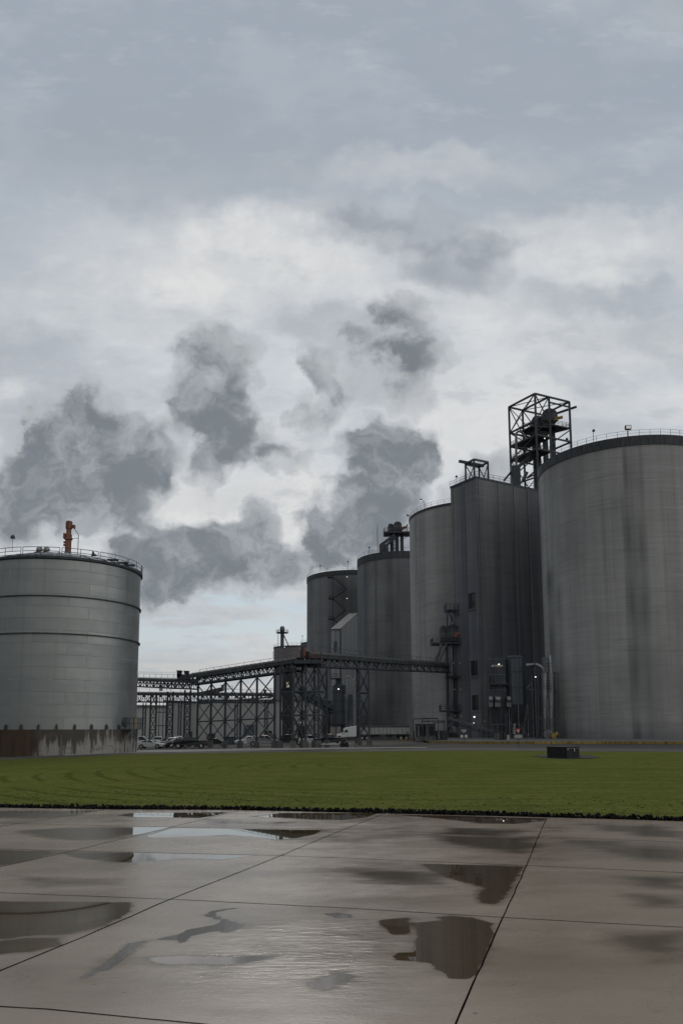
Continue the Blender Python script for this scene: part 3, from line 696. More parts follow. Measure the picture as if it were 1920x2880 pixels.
# zigzag stair on silo D
def zigzag():
    Y = 288.; t = thing('zigzag_stair', (XX(945, Y), Y, TOPZ - 45), 'black zigzag stair with small landings climbing the left end silo', 'stair')
    P = [(930, 1624), (938, 1624), (975, 1657), (936, 1684), (972, 1716), (938, 1742), (955, 1758)]
    z = [PY(x, y, Y) for x, y in P]
    b = MB()
    for a, c in zip(z[:-1], z[1:]): b.beam(a, c, .6, .35); b.beam(a + Vector((0, -.5, 1.0)), c + Vector((0, -.5, 1.0)), .08)
    b.build('flight', 'steel_black', t)
    for x, y in ((928, 1624), (931, 1684), (931, 1742)):
        p = PY(x, y, Y - 1); b = MB().cbox((p.x, p.y, p.z), 1.9, 2.2, .3); rail(b, [(p.x - .9, p.y - 1, p.z), (p.x + .9, p.y - 1, p.z)], 1.1, .12, 1, 3); b.build('landing', 'steel_black', t)
    a = PY(936, 1624, Y - .6); c = PY(936, 1766, Y - .6); MB().tube([a, c], .12, 6).build('pipe', 'steel_black', t)
zigzag()

# ------------------------------------------------------------------ square elevator tower (headhouse)
TZ = 62 + CAM_H
K = Vector((33.1, 187.6, 0)); KL = PZ(1265.9, 1369.7, TZ); KR = PZ(1512, 1368, TZ); KL.z = KR.z = 0
dl = (KL - K).normalized(); dr = (KR - K).normalized(); dr = (dr - dl * dr.dot(dl) * .98).normalized()
KR = K + dr * 27; KL = K + dl * (KL - K).length; KB = KL + dr * 27
def headhouse():
    g0 = gz(K.x, K.y) - .5
    t = thing('elevator_tower', (K.x, K.y, g0), 'square concrete elevator tower rising above the silos, steel headframe on top', 'elevator tower')
    # four faces as a grid; right face carries soot plus painted-in occlusion shade
    b = MB(); S = []; cs = [K, KR, KB, KL]
    for fi in range(4):
        p, q = cs[fi], cs[(fi + 1) % 4]; nu, nv = 28, 40; o0 = len(b.v)
        for j in range(nv + 1):
            for i in range(nu + 1):
                v = p.lerp(q, i / nu); z = g0 + (TZ - g0) * j / nv; b.v.append((v.x, v.y, z)); d_ = (v - p).length; h_ = j / nv
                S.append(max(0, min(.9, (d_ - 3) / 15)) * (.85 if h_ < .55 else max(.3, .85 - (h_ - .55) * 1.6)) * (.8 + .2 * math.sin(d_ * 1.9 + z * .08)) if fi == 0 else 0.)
        b.f += [(o0 + j * (nu + 1) + i, o0 + j * (nu + 1) + i + 1, o0 + (j + 1) * (nu + 1) + i + 1, o0 + (j + 1) * (nu + 1) + i) for j in range(nv) for i in range(nu)]
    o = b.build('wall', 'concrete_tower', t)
    at = o.data.attributes.new('stain_shade', 'FLOAT', 'POINT'); at.data.foreach_set('value', np.array(S, dtype=np.float32))
    # roof slab and band
    def off(p, d): return p + (-dl * 0) + d
    cc = (K + KB) / 2
    big = [cc + (p - cc) * 1.012 for p in (K, KR, KB, KL)]
    MB().prism([tuple(p)[:2] for p in big], TZ - .45, TZ + .1).build('roof', 'band', t)
    # ribs down both faces
    for base, d, ds in ((K, dr, (1.0, 7.3, 12.6, 17.4, 22.3)), (K, dl, (.45, 4.6, 9.2))):
        nrm = Vector((d.y, -d.x, 0)); nrm = nrm if nrm.y < 0 else -nrm
        for s in ds:
            p = base + d * s; w = .28
            b = MB(); a0 = p - d * w; a1 = p + d * w
            b.prism([tuple(q)[:2] for q in (a0, a1, a1 + nrm * .14, a0 + nrm * .14)], g0, TZ - .5); b.build('pilaster', 'concrete_tower', t)
    # openings with guard rails on the left face
    nrm = Vector((dl.y, -dl.x, 0)); nrm = nrm if nrm.dot(Vector((-1, -1, 0))) > 0 else -nrm
    def on_left(x, y):
        d = ray(x, y); q = K; n = nrm; tt = (q - Vector((0, 0, CAM_H))).dot(n) / d.dot(n); pt = Vector((0, 0, CAM_H)) + d * tt; return (pt - K).dot(dl), pt.z
    for x0, x1, y0, y1 in ((1317.5, 1338.5, 1668, 1712), (1324.5, 1344.5, 1858, 1901), (1328, 1347.5, 1955, 1998)):
        s1, _ = on_left(x0, (y0 + y1) / 2); s0, _ = on_left(x1, (y0 + y1) / 2); _, z1 = on_left((x0 + x1) / 2, y0); _, z0 = on_left((x0 + x1) / 2, y1)
        def quad(b, sa, sb, za, zb, o0, o1):
            p, q = K + dl * sa, K + dl * sb; b.prism([tuple(v)[:2] for v in (p + nrm * o0, q + nrm * o0, q + nrm * o1, p + nrm * o1)], za, zb)
        w = MB(); fw = .3
        quad(w, s0, s1, z1, z1 + fw, -.1, .25); quad(w, s0, s1, z0 - fw, z0, -.1, .25); quad(w, s0 - fw, s0, z0 - fw, z1 + fw, -.1, .25); quad(w, s1, s1 + fw, z0 - fw, z1 + fw, -.1, .25)
        wo = w.build('window', 'concrete_tower', t)
        b = MB(); quad(b, s0, s1, z0, z1, -.1, .03); b.build('dark_opening', 'steel_black', wo)
        b = MB()
        for zz in (.22, .36): quad(b, s0, s1, z0 + (z1 - z0) * zz, z0 + (z1 - z0) * zz + .12, .1, .2)
        quad(b, (s0 + s1) / 2 + .5, (s0 + s1) / 2 + .62, z0, z1, .08, .2)
        b.build('guard_rail', 'steel', wo)
    # parapet rail
    b = MB(); rail(b, [tuple((big[3].x, big[3].y, TZ + .1)), (big[0].x, big[0].y, TZ + .1), (big[1].x, big[1].y, TZ + .1)], 1.2, .06, 1.9, 2); b.build('railing', 'steel', t)
    # faint access hatch
    p = K + dr * 3.6; n2 = Vector((dr.y, -dr.x, 0)); zz = ZH(191, 1660)
    b = MB(); q = p + dr * 1.5
    b.prism([tuple(v)[:2] for v in (p, q, q + n2 * .06, p + n2 * .06)], zz - 1.2, zz + .8); b.build('hatch', 'concrete_tower', t)
    return t
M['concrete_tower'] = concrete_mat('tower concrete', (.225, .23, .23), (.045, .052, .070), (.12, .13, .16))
headhouse()

# ------------------------------------------------------------------ roof structures on the elevator tower
def headframe():
    ap = PY(1503, 1107, 203); zt = ap.z; L = PZ(1430, 1145, zt); Rr = PZ(1599.5, 1130.5, zt); Bk = L + Rr - ap
    base = TZ - 1.5
    t = thing('steel_headframe', (ap.x, ap.y, base), 'tall open steel headframe crowning the square elevator tower', 'steel frame')
    mid = ap.lerp(Rr, .40); midb = L.lerp(Bk, .40)
    for p in (ap, L, Rr, Bk, mid, midb):
        MB().beam((p.x, p.y, base), (p.x, p.y, zt), .5, .5).build('column', 'steel', t)
    zz = lambda x, y, q: PY(x, y, q.y).z
    lev = [zt, zz(1434, 1218, L), zz(1435, 1256, L), zz(1435, 1294, L)]
    b = MB()
    for z in (lev[0], lev[1]):
        for p, q in ((ap, L), (L, Bk), (mid, midb)): b.beam((p.x, p.y, z), (q.x, q.y, z), .42)
    b.beam(ap, Rr, .42); b.beam(Bk, Rr, .42)
    z2 = zt - 2.1; b.beam((mid.x, mid.y, z2 + .6), (Rr.x, Rr.y, z2 + .6), .35)
    for z in lev[2:]:
        for p, q in ((ap, L), (ap, Rr), (L, Bk), (Bk, Rr)): b.beam((p.x, p.y, z), (q.x, q.y, z), .38)
    MB().beam((Bk.lerp(Rr, .2)).xyz - Vector((0, 0, 1.2)), Rr + Vector((0, 0, -.9)) + (Rr - ap).normalized() * 2.6, .5).build('crane_rail', 'steel', t)
    b.build('beam', 'steel', t)
    b = MB()
    def X(p, q, za, zb, w=.2): b.beam((p.x, p.y, za), (q.x, q.y, zb), w); b.beam((p.x, p.y, zb), (q.x, q.y, za), w)
    b.beam(L, midb.lerp(ap, .5).xy.to_3d() + Vector((0, 0, lev[1])), .2); X(L, midb, zt, lev[1]); X(midb, Bk, zt, lev[1])
    X(ap, mid, zt, lev[1], .22); b.beam((ap.x, ap.y, zt), (L.x, L.y, lev[1] + 0), .18)
    b.beam(L, mid, .16); b.beam(midb, Rr, .16); b.beam(midb, ap, .18)
    X(L, Bk, lev[1], lev[2]); X(L, ap, lev[2], lev[3]); b.beam((Rr.x, Rr.y, zz(1597, 1209, Rr)), (mid.x, mid.y, zz(1565, 1248, mid)), .28)
    X(L, Bk, lev[3], base)
    b.build('brace', 'steel', t)
    # floors
    def floor(name, z, pts, th=.35, rl=True):
        b = MB().prism([(p.x, p.y) for p in pts], z - th, z)
        if rl: rail(b, [(p.x, p.y, z) for p in pts + pts[:1]], 1.25, .08, 1.5, 3)
        b.build(name, 'steel_black', t)
    zd = zz(1600, 1203, Rr)
    floor('floor', zd, [mid, Rr, Bk.lerp(Rr, .95), midb.lerp(Bk, .5)])
    fm = ap.lerp(L, .5)
    floor('floor', lev[2], [ap, L, midb, mid]); floor('floor', lev[3], [ap, L, midb, mid]); floor('floor', lev[1] - .8, [ap.lerp(L, .15), L.lerp(ap, .4), midb.lerp(mid, .3), mid])
    # stair flights
    b = MB()
    for (x0, y0, x1, y1) in ((1440, 1300, 1480, 1268), (1478, 1296, 1500, 1262), (1505, 1290, 1535, 1252), (1442, 1340, 1500, 1290), (1500, 1218, 1530, 1195)):
        b = MB()
        for dz in (0, 1.1): b.beam(PY(x0, y0, 205) + Vector((0, 0, dz)), PY(x1, y1, 205) + Vector((0, 0, dz)), .3 if dz == 0 else .1)
        for f in (.1, .5, .9): p = PY(x0, y0, 205).lerp(PY(x1, y1, 205), f); b.beam(p, p + Vector((0, 0, 1.1)), .08)
        b.build('stair', 'steel_black', t)
    return ap, L, Rr, Bk, t, lev
AP, HL, HR, HB, HF_T, LEV = headframe()
def drum_head(name, label, cx, cy_top, cy_bot, hw, Y, depth, group, motor='redlead', motor_px=None, parent=None, casing_to=None):
    """bucket elevator head: box with half round top, motor at its side, two trunks below"""
    p = PY(cx, cy_bot, Y); top = PY(cx, cy_top, Y).z; w = hw * Y / F; r = min(w, (top - p.z) * .8)
    t = thing('bucket_elevator', (p.x, Y, p.z), label, 'elevator head', group)
    b = MB(); n = 14; prof = [(-w, 0)] + [(-w * math.cos(math.pi * i / n), (top - p.z - w * .85) + w * .85 * math.sin(math.pi * i / n)) for i in range(n + 1)] + [(w, 0)]
    vs = [(p.x + x, Y - depth / 2, p.z + z) for x, z in prof] + [(p.x + x, Y + depth / 2, p.z + z) for x, z in prof]; m = len(prof)
    b.raw(vs, [tuple(range(m)), tuple(range(2 * m - 1, m - 1, -1))] + [((i + 1) % m, i, m + i, m + (i + 1) % m) for i in range(m)])
    b.build('head', 'steel', t, bevel=.05)
    # hood seams
    b = MB()
    for k in (-.6, 0, .6): b.box(p.x - w * 1.02, p.x + w * 1.02, Y - depth / 2 - .06, Y - depth / 2, p.z + (top - p.z) * .4 + k * .6, p.z + (top - p.z) * .4 + k * .6 + .12)
    b.build('flange', 'steel_grey', t)
    if motor_px:
        q = PY(motor_px[0], motor_px[1], Y - depth / 2); b = MB().tube([q + Vector((-1.1, 0, -.2)), q + Vector((1.0, -.1, .25))], .42, 12); b.cbox(q + Vector((-.9, 0, -.55)), 1.2, .9, .5); b.build('motor', motor, t)
    if casing_to:
        b = MB()
        for s in (-.5, .5): b.box(p.x + s * w - w * .28, p.x + s * w + w * .28, Y - .55, Y + .55, casing_to, p.z)
        b.build('trunk', 'steel', t)
    return t
drum_head('bucket_elevator', 'larger dark elevator head under the top beams of the headframe', 1541, 1156, 1190, 22, 210, 4, 'elevator heads in the steel headframe', 'yellow', (1570, 1176), casing_to=TZ - .5)
drum_head('bucket_elevator', 'smaller dark elevator head behind the nearest headframe column', 1506, 1176, 1212, 14, 213, 4, 'elevator heads in the steel headframe', casing_to=TZ - .5)
def gooseneck():
    Y = 204; pts = [PY(1451, 1318, Y), PY(1450, 1224, Y), PY(1452, 1217, Y), PY(1457, 1213, Y), PY(1465, 1215, Y), PY(1472, 1222, Y), PY(1478, 1236, Y)]
    t = thing('gooseneck_pipe', pts[0], 'pale hooked vent pipe rising inside the left side of the headframe', 'pipe'); MB().tube(pts, .32, 10).build('pipe', 'steel_grey', t)
    p = PY(1449, 1362, Y); q = PY(1449, 1312, Y); b = MB().box(p.x - 1.2, p.x + 1.2, Y - 1, Y + 1, p.z - 1, q.z); b.build('hopper', 'steel', t)
    b = MB(); b.beam(PY(1452, 1316, Y), PY(1490, 1285, Y + 3), .8); b.beam(PY(1416, 1352, Y), PY(1444, 1318, Y), .5); b.beam(PY(1470, 1352, Y), PY(1480, 1328, Y), .9); b.beam(PY(1480, 1345, Y), PY(1512, 1330, Y), .4)
    b.beam(PY(1460, 1358, Y), PY(1512, 1340, Y), .4); b.beam(PY(1483, 1342, Y), PY(1512, 1318, Y), .4)
    b.build('spout', 'steel', t)
gooseneck()
def roof_hoist():
    Y = 196; t = thing('roof_hoist', PY(1340, 1345, Y), 'small steel gantry hoist on the near corner of the elevator tower roof', 'hoist')
    P = lambda x, y, dy=0: PY(x, y, Y + dy)
    zb = TZ
    for x, y, dy in ((1308, 1305, 2), (1332, 1292, -3), (1346, 1313, 4), (1371, 1299.5, 0)):
        p = P(x, y, dy); MB().beam((p.x, p.y, zb), p, .42).build('leg', 'steel', t)
    b = MB(); b.beam(P(1308, 1305, 2), P(1332, 1292, -3), .42); b.beam(P(1332, 1292, -3), P(1371.5, 1300, 0), .42); b.beam(P(1346, 1314, 4), P(1371, 1300, 0), .42); b.beam(P(1308, 1306, 2), P(1346, 1314, 4), .42)
    b.beam(P(1290, 1297, -1), P(1359, 1310.5, 1), .62); b.build('beam', 'steel', t)
    b = MB(); b.beam(P(1346, 1314, 4), (P(1371, 1300, 0).x, Y, zb), .18); b.beam(P(1371, 1306, 0), (P(1346, 1300, 4).x, Y + 4, zb), .18); b.beam(P(1308, 1308, 2), (P(1332, 1300).x, Y - 3, zb), .18); b.beam(P(1332, 1310, -3), (P(1308, 1300).x, Y + 2, zb), .18); b.build('brace', 'steel', t)
roof_hoist()
b_ = None
# elevator heads standing on silo C
def heads_on_C():
    Y = 266
    drum_head('bucket_elevator', 'broad elevator head with an orange motor on a silo roof', 1117, 1470, 1497, 11.5, Y, 3.5, 'elevator heads on the silo roof', 'rust', (1136, 1484), casing_to=None)
    drum_head('bucket_elevator', 'slimmer elevator head left of the one with the orange motor', 1098, 1476, 1504, 8, Y + 1, 3.5, 'elevator heads on the silo roof')
    t = thing('head_platform', PY(1115, 1548, Y), 'railed platform on thick legs carrying the elevator heads above a silo roof', 'platform')
    z = PY(1110, 1500, Y).z; x0 = PY(1079, 1507, Y).x; x1 = PY(1154, 1499, Y).x
    b = MB().box(x0, x1, Y - 3, Y + 3, z - .5, z); rail(b, [(x0, Y - 3, z), (x1, Y - 3, z), (x1, Y + 3, z), (x0, Y + 3, z), (x0, Y - 3, z)], 1.2, .1, 1.6, 3); b.build('deck', 'steel', t)
    for x in (1101, 1116, 1129.5):
        p = PY(x, 1520, Y); MB().box(p.x - .55, p.x + .55, Y - .5, Y + .5, TOPZ, z - .4).build('leg', 'steel', t)
    b = MB(); b.beam(PY(1109, 1505, Y - 3), PY(1071, 1533, Y - 3), .9); b.beam(PY(1111, 1512, Y - 3), PY(1085, 1535, Y - 3), .8); q = PY(1079, 1550, Y - 3); b.box(q.x - 1.5, q.x + 1.5, Y - 4, Y - 1, q.z - 1, q.z + 2.2); b.build('spout', 'steel', t)
    b = MB(); b.beam(PY(1150, 1507, Y), PY(1122, 1521, Y), .12)
    for i in range(9): p = PY(1107, 1515 + i * 4, Y - 1); b.cbox(p, .8, .8, .08)
    p = PY(1107, 1512, Y - 1); b.beam((p.x - .4, Y - 1.4, TOPZ), (p.x - .4, Y - 1.4, z), .08); b.beam((p.x + .4, Y - 1.4, TOPZ), (p.x + .4, Y - 1.4, z), .08); b.build('caged_ladder', 'steel', t)
heads_on_C()
def head_on_F():
    Y = 370; t = thing('bucket_elevator', PY(793, 1818, Y), 'slim dome topped elevator with a ringed platform on the low far silo', 'elevator head')
    p = PY(793.5, 1818, Y); zt = PY(793, 1760, Y).z; zd = PY(793, 1779, Y).z
    MB().lathe((p.x, Y, 0), [(.85, HF - 1), (.85, zd), (1.15, zd + .4), (1.15, zt - 1), (.8, zt - .3), (.01, zt)], 16).build('trunk', 'steel_grey', t, smooth=True)
    b = MB().lathe((p.x, Y, 0), [(.9, zd - .3), (2.9, zd - .3), (2.9, zd), (.9, zd)], 16); rail_ring(b, (p.x, Y), 2.9, zd, 0, 2 * math.pi, 12, 1.2, .12, 1, 8, .12); b.build('platform', 'steel', t)
    MB().beam(PY(798, 1786, Y), PY(811, 1816, Y), .45).build('spout', 'steel', t)
    b = MB()
    for i in range(14): b.cbox((p.x - 1.9, Y, HF + i * .62), .5, .4, .1)
    b.beam((p.x - 2.1, Y, HF), (p.x - 2.1, Y, zd), .1); b.build('ladder', 'steel', t)
head_on_F()

# ------------------------------------------------------------------ left steel tank
cT, rT = (-42.2, 117.5), 11.5; ZT = 24 + CAM_H
def tank():
    gp = G(200, 2116); g0 = min(gz(cT[0], cT[1]), gz(cT[0] + 8, cT[1])) - .5; zp = PY(200, 2051.5, cT[1] - rT).z
    t = thing('steel_tank', (cT[0], cT[1], g0), 'big pale steel storage tank on a rust stained round plinth', 'storage tank')
    ap = [angle_at(cT, rT, x) for x in (30, 200, 300, 360)]
    # plinth
    a_r = angle_at(cT, rT + .25, 105); a_l = angle_at(cT, rT + .25, 2)
    def st(a, h, z):
        d = (a_r - a + math.pi) % (2 * math.pi) - math.pi
        return max(0, min(1, .5 + (d) / .10 + .25 * math.sin(z * 2.1)))
    shell('plinth', cT, rT + .25, g0, zp, M['plinth'], t, st, 200, 24)
    MB().lathe((cT[0], cT[1], 0), [(rT + .25, zp), (rT - .3, zp + .02)], 128).build('plinth_top', 'footing', t)
    sp = [(angle_at(cT, rT, x), w, h0, 1.1, am) for x, w, h0, am in ((28, .008, .80, .5), (106, .006, .84, .5), (283, .010, .86, .5), (345, .028, .82, .45), (352, .012, .62, .45), (372, .008, .8, .4))]
    shell('wall', cT, rT, zp - .02, ZT, M['tank'], t, streaks(sp), 220, 60, uv=True)
    # wind girders, top curb
    for y, nm in ((1674, 'stiffener_ring'), (1780, 'stiffener_ring')):
        z = PY(120, y, cT[1] - rT).z; MB().lathe((cT[0], cT[1], 0), [(rT, z - .10), (rT + .22, z - .10), (rT + .22, z + .06), (rT, z + .06)], 160).build(nm, 'steel', t, smooth=False)
    MB().lathe((cT[0], cT[1], 0), [(rT, ZT - .45), (rT + .28, ZT - .32), (rT + .28, ZT + .02), (rT - .2, ZT + .02)], 160).build('top_rim', 'steel', t, smooth=False)
    # domed roof with ribs
    rp = [(rT, 0), (rT * .75, 1.0), (rT * .5, 1.75), (rT * .25, 2.3), (.9, 2.65)]
    MB().lathe((cT[0], cT[1], ZT), rp, 96).build('roof', 'steel_grey', t, smooth=True)
    b = MB()
    for k in range(28):
        a = k * 2 * math.pi / 28
        for (r0, z0), (r1, z1) in zip(rp[:-1], rp[1:]): b.beam((cT[0] + r0 * math.cos(a), cT[1] + r0 * math.sin(a), ZT + z0 + .05), (cT[0] + r1 * math.cos(a), cT[1] + r1 * math.sin(a), ZT + z1 + .05), .10)
    b.build('roof_rib', 'galv', t)
    # railing in bays: lower rail, upper rail, doubled posts where bays meet
    b = MB(); n = 14
    for k in range(n):
        a0 = k * 2 * math.pi / n + .012 + .09; a1 = (k + 1) * 2 * math.pi / n - .012 + .09; rr_ = rT + .2
        P = lambda a, h: (cT[0] + rr_ * math.cos(a), cT[1] + rr_ * math.sin(a), ZT + h)
        for h in (.15, .65, 1.2): b.tube([P(a0 + (a1 - a0) * i / 8, h) for i in range(9)], .045, 5)
        for a in (a0, (a0 + a1) / 2, a1): b.beam(P(a, -.1), P(a, 1.2), .06)
    b.build('railing', 'steel', t)
    # orange mixer drive and its hooked pipe at the crown
    c = (cT[0], cT[1], ZT + 2.5)
    x0 = PY(192, 1545, cT[1]).x
    zt = PY(193, 1466, cT[1]).z - c[2]
    k = zt / 5.1
    stk = MB().lathe((x0, c[1], c[2]), [(.85, -.3), (.62, .2), (.45, .7)], 20).build('stack_base', 'steel_grey', t, smooth=True)
    o = MB().lathe((x0, c[1], c[2]), [(.46, .6 * k), (.46, 2.35 * k), (.62, 2.4 * k), (.62, 2.6 * k), (.5, 2.65 * k), (.5, 3.1 * k), (.4, 3.2 * k), (.36, 3.9 * k), (.46, 3.95 * k), (.46, 5.0 * k), (.40, 5.1 * k), (.01, 5.1 * k)], 24)
    o.cbox((x0 + .75, c[1], c[2] + 4.3 * k), .35, .4, .5); o.cbox((x0 - .55, c[1] - .2, c[2] + 2.9 * k), .3, .4, .8)
    for q in range(10): a = q * .628; o.cbox((x0 + .48 * math.cos(a), c[1] + .48 * math.sin(a), c[2] + 4.5 * k), .06, .06, .9 * k)
    for hz in (1.6, 2.0): o.cbox((x0 - .55, c[1] - .1, c[2] + hz * k), .25, .25, .3)
    o.build('agitator_drive', 'rust', t, smooth=True)
    b = MB().tube([(x0 + .75, c[1], c[2] + 4.1 * k), (x0 + 1.25, c[1], c[2] + 3.5 * k), (x0 + 1.5, c[1], c[2] + 3.1 * k), (x0 + 1.5, c[1], c[2] - .8)], .05, 6); b.tube([(x0 + .4, c[1], c[2] + 2.6 * k), (x0 + 1.5, c[1], c[2] + 2.6 * k)], .04, 6); b.build('pipe', 'steel', t)
    # two mushroom vents
    for x in (112, 132):
        p = PY(x, 1548, cT[1] - 4.5); b = MB().lathe((p.x, p.y, p.z), [(.15, -1.0), (.15, -.1), (.40, -.1), (.46, .0), (.48, .2), (.40, .32), (.34, .5), (.2, .56), (.01, .58)], 16); b.build('vent', 'vent', t, smooth=True)
        b = MB().beam((p.x - .2, p.y, p.z - .2), (p.x - .75, p.y, p.z - .45), .28); b.build('vent_elbow', 'steel', t)
    p = PY(263, 1556, cT[1] - 3); MB().tube([p + Vector((0, 0, -.3)), p, p + Vector((-.1, 0, .35))], [.22, .2, .06], 8).cbox(p + Vector((.1, 0, -.3)), .7, .4, .25).build('roof_valve', 'steel_black', t)
    # roof hatch plates at the right
    b = MB()
    for x, y in ((318, 1575), (345, 1583), (365, 1590)):
        p = PY(x, y, cT[1] - 2 + (x - 318) * .03); b.cbox(p, 1.6, .8, .18, .2)
    b.build('hatch', 'steel', t)
    # anchor chairs round the foot
    for x in (18, 60, 108, 159, 210, 257, 299, 333):
        a = angle_at(cT, rT, x)
        if a is None: continue
        q = Vector((cT[0] + (rT + .12) * math.cos(a), cT[1] + (rT + .12) * math.sin(a), zp))
        b = MB(); b.cbox(q + Vector((0, 0, .28)), .30, .30, .56, a); b.cbox(q + Vector((0, 0, .62)), .10, .10, .25, a); b.build('anchor_bracket', 'steel', t)
    # access platform at the right foot with manway
    a = angle_at(cT, rT, 352); aw = (math.cos(a), math.sin(a)); q = Vector((cT[0] + rT * aw[0], cT[1] + rT * aw[1], zp))
    mz = PY(350, 2031, q.y).z
    b = MB().lathe((0, 0, 0), [(.02, .14), (.70, .14), (.70, 0)], 20); mt = Matrix.Translation((q.x + aw[0] * .1, q.y + aw[1] * .1, mz)) @ Matrix.Rotation(a, 4, 'Z') @ Matrix.Rotation(math.pi / 2, 4, 'Y')
    b.v = [tuple(mt @ Vector(v)) for v in b.v]; b.build('manway', 'steel_grey', t)
    xa, xb = PY(345, 2051, q.y - 1.2).x, PY(388, 2051, q.y - 1.2).x; y0, y1 = q.y - 1.6, q.y + 1.2; zd = PY(365, 2049, q.y - 1.6).z
    pl = thing('access_platform', ((xa + xb) / 2, y0, gz(xa, y0)), 'small railed access platform on posts at the right foot of the pale tank', 'platform')
    b = MB().box(xa, xb, y0, y1, zd - .12, zd); b.build('deck', 'steel_grey', pl)
    b = rail(MB(), [(xa, y0, zd), (xb, y0, zd), (xb, y1, zd)], 1.5, .06, .55, 2); b.build('railing', 'steel_black', pl)
    for x in (xa + .5, xb - .5, xb - .1): MB().beam((x, y0 + .1, zd - .1), (x, y0 + .1, gz(x, y0) - .3), .09).build('leg', 'steel_black', pl)
    b = MB().beam((xa, y0 + .1, zd - 1.9), (xa + 1.7, y0 + .1, zd - .1), .16); b.beam((xa + 1.1, y0 + .3, zd - 1.9), (xb, y0 + .3, zd - .1), .12); b.build('brace', 'steel_grey', pl)
    b = MB().box(xb - .55, xb - .35, y0 + .05, y0 + .12, zd, zd + 1.5); b.build('yellow_gate', 'yellow', pl)
    return t
tank()

# ------------------------------------------------------------------ conveyors on trestles
def footing(b, x, y, g, h=1.05, w=.95): b.box(x - w / 2, x + w / 2, y - w / 2, y + w / 2, g - .4, g + h)
def trestle(label, legs, ztop, levels, group, w=.34, pairs=None, xb=True, name='conveyor_trestle', foot=1.05):
    """legs: list of (x, y); neighbours in the list are braced bay by bay"""
    gs = [gz(*p) for p in legs]
    t = thing(name, (legs[0][0], legs[0][1], gs[0]), label, 'trestle', group)
    zt = [ztop(*p) if callable(ztop) else ztop for p in legs]
    for (x, y), g, z in zip(legs, gs, zt):
        l = MB().beam((x, y, g + foot), (x, y, z), w, w * .9).build('leg', 'steel', t)
        b = MB(); footing(b, x, y, g, foot, max(.7, w * 2.6)); b.build('footing', 'footing', l)
    prs = pairs or [(i, i + 1) for i in range(len(legs) - 1)]
    fr = [0] + levels + [1]
    for i, j in prs:
        bb, gg = MB(), MB()
        P = lambda k, f: Vector((legs[k][0], legs[k][1], gs[k] + foot + .2 + (zt[k] - gs[k] - foot - .5) * f))
        for f0, f1 in zip(fr[:-1], fr[1:]):
            if xb: bb.beam(P(i, f0), P(j, f1), w * .42); bb.beam(P(i, f1), P(j, f0), w * .42)
            if f1 < 1:
                gg.beam(P(i, f1), P(j, f1), w * .7)
                gg.build('girt', 'steel', t); gg = MB()
        if bb.v: bb.build('cross_brace', 'steel', t)
    return t
def conveyor(label, a, b, H, W, group, panels, cover_h=.7, name='conveyor_bridge', railing=True, cover='cover', open_=.5):
    """truss bridge from a to b (top centreline points): covered belt on top, truss below, catwalk rail"""
    a = Vector(a); b = Vector(b); d = b - a; hd = Vector((d.x, d.y, 0)).normalized(); n = Vector((-hd.y, hd.x, 0))
    t = thing(name, a - Vector((0, 0, H)), label, 'conveyor', group)
    c = MB(); ch = Vector((0, 0, cover_h))
    for s in (0,):
        prof = [(-W / 2, -cover_h), (-W / 2, -cover_h * .35), (-W * .3, 0), (W * .3, 0), (W / 2, -cover_h * .35), (W / 2, -cover_h)]
        vs = [p + n * x + Vector((0, 0, z)) for p in (a, b) for x, z in prof]; m = 6
        c.raw(vs, [(0, 1, 2, 3, 4, 5), (11, 10, 9, 8, 7, 6)] + [(i, m + i, m + (i + 1) % m, (i + 1) % m) for i in range(m)])
    k = max(2, panels)
    co = c.build('cover', cover, t)
    s_ = MB()
    for i in range(k + 1):
        p = a.lerp(b, i / k); s_.beam(p + n * (W / 2 + .02) + Vector((0, 0, .03)), p + n * (W / 2 + .02) - ch, .09); s_.beam(p - n * (W / 2 + .02) + Vector((0, 0, .03)), p - n * (W / 2 + .02) - ch, .09)
    for sg in (-1, 1): s_.beam(a + n * sg * (W / 2 + .03) - ch * .5, b + n * sg * (W / 2 + .03) - ch * .5, .06)
    s_.beam(a + n * (W / 2 + .03) - ch * .5 - hd * .04, a - n * (W / 2 + .03) - ch * .5 - hd * .04, .06)
    s_.build('cover_rib', 'steel_grey', co)
    tr = MB(); lo = Vector((0, 0, -H)); up = Vector((0, 0, -cover_h - .1))
    for s in (-1, 1):
        o = n * s * W * .5
        tr.beam(a + o + lo, b + o + lo, .26, .3); tr.beam(a + o + up, b + o + up, .2, .2)
        for i in range(k):
            p, q = a.lerp(b, i / k), a.lerp(b, (i + 1) / k)
            tr.beam(p + o + up, p + o + lo, .12); tr.beam(p + o + (up if i % 2 else lo), q + o + (lo if i % 2 else up), .12)
    for i in range(k + 1):
        p = a.lerp(b, i / k); tr.beam(p - n * W / 2 + lo, p + n * W / 2 + lo, .14)
        if i % 2: tr.cbox(p + Vector((0, 0, -cover_h - .45)), .5, .5, .3)
    tr.build('truss', 'steel', t)
    f = MB(); f.raw([p + n * s * W * .5 + lo + Vector((0, 0, z)) for p in (a, b) for s in (-1, 1) for z in (.05, .11)], [(0, 2, 6, 4), (1, 5, 7, 3), (0, 4, 5, 1), (2, 3, 7, 6), (0, 1, 3, 2), (4, 6, 7, 5)]); f.build('walkway', 'steel_black', t)
    if railing:
        r = MB(); rail(r, [a - n * (W / 2 + .5) - ch * .9, b - n * (W / 2 + .5) - ch * .9], 1.05 + cover_h * .5, .05, 2.4, 2); r.build('railing', 'steel', t)
    return t
gC = 'covered belt conveyors on trestles'
TWY = 123.
rt0 = PY(858, 1832, TWY + 1); rt1 = PY(1268, 1865.5, 199)
conveyor('long covered conveyor running right from the corner tower to the elevator leg', rt0, rt1, 2.35, 1.7, gC, 34, .85)
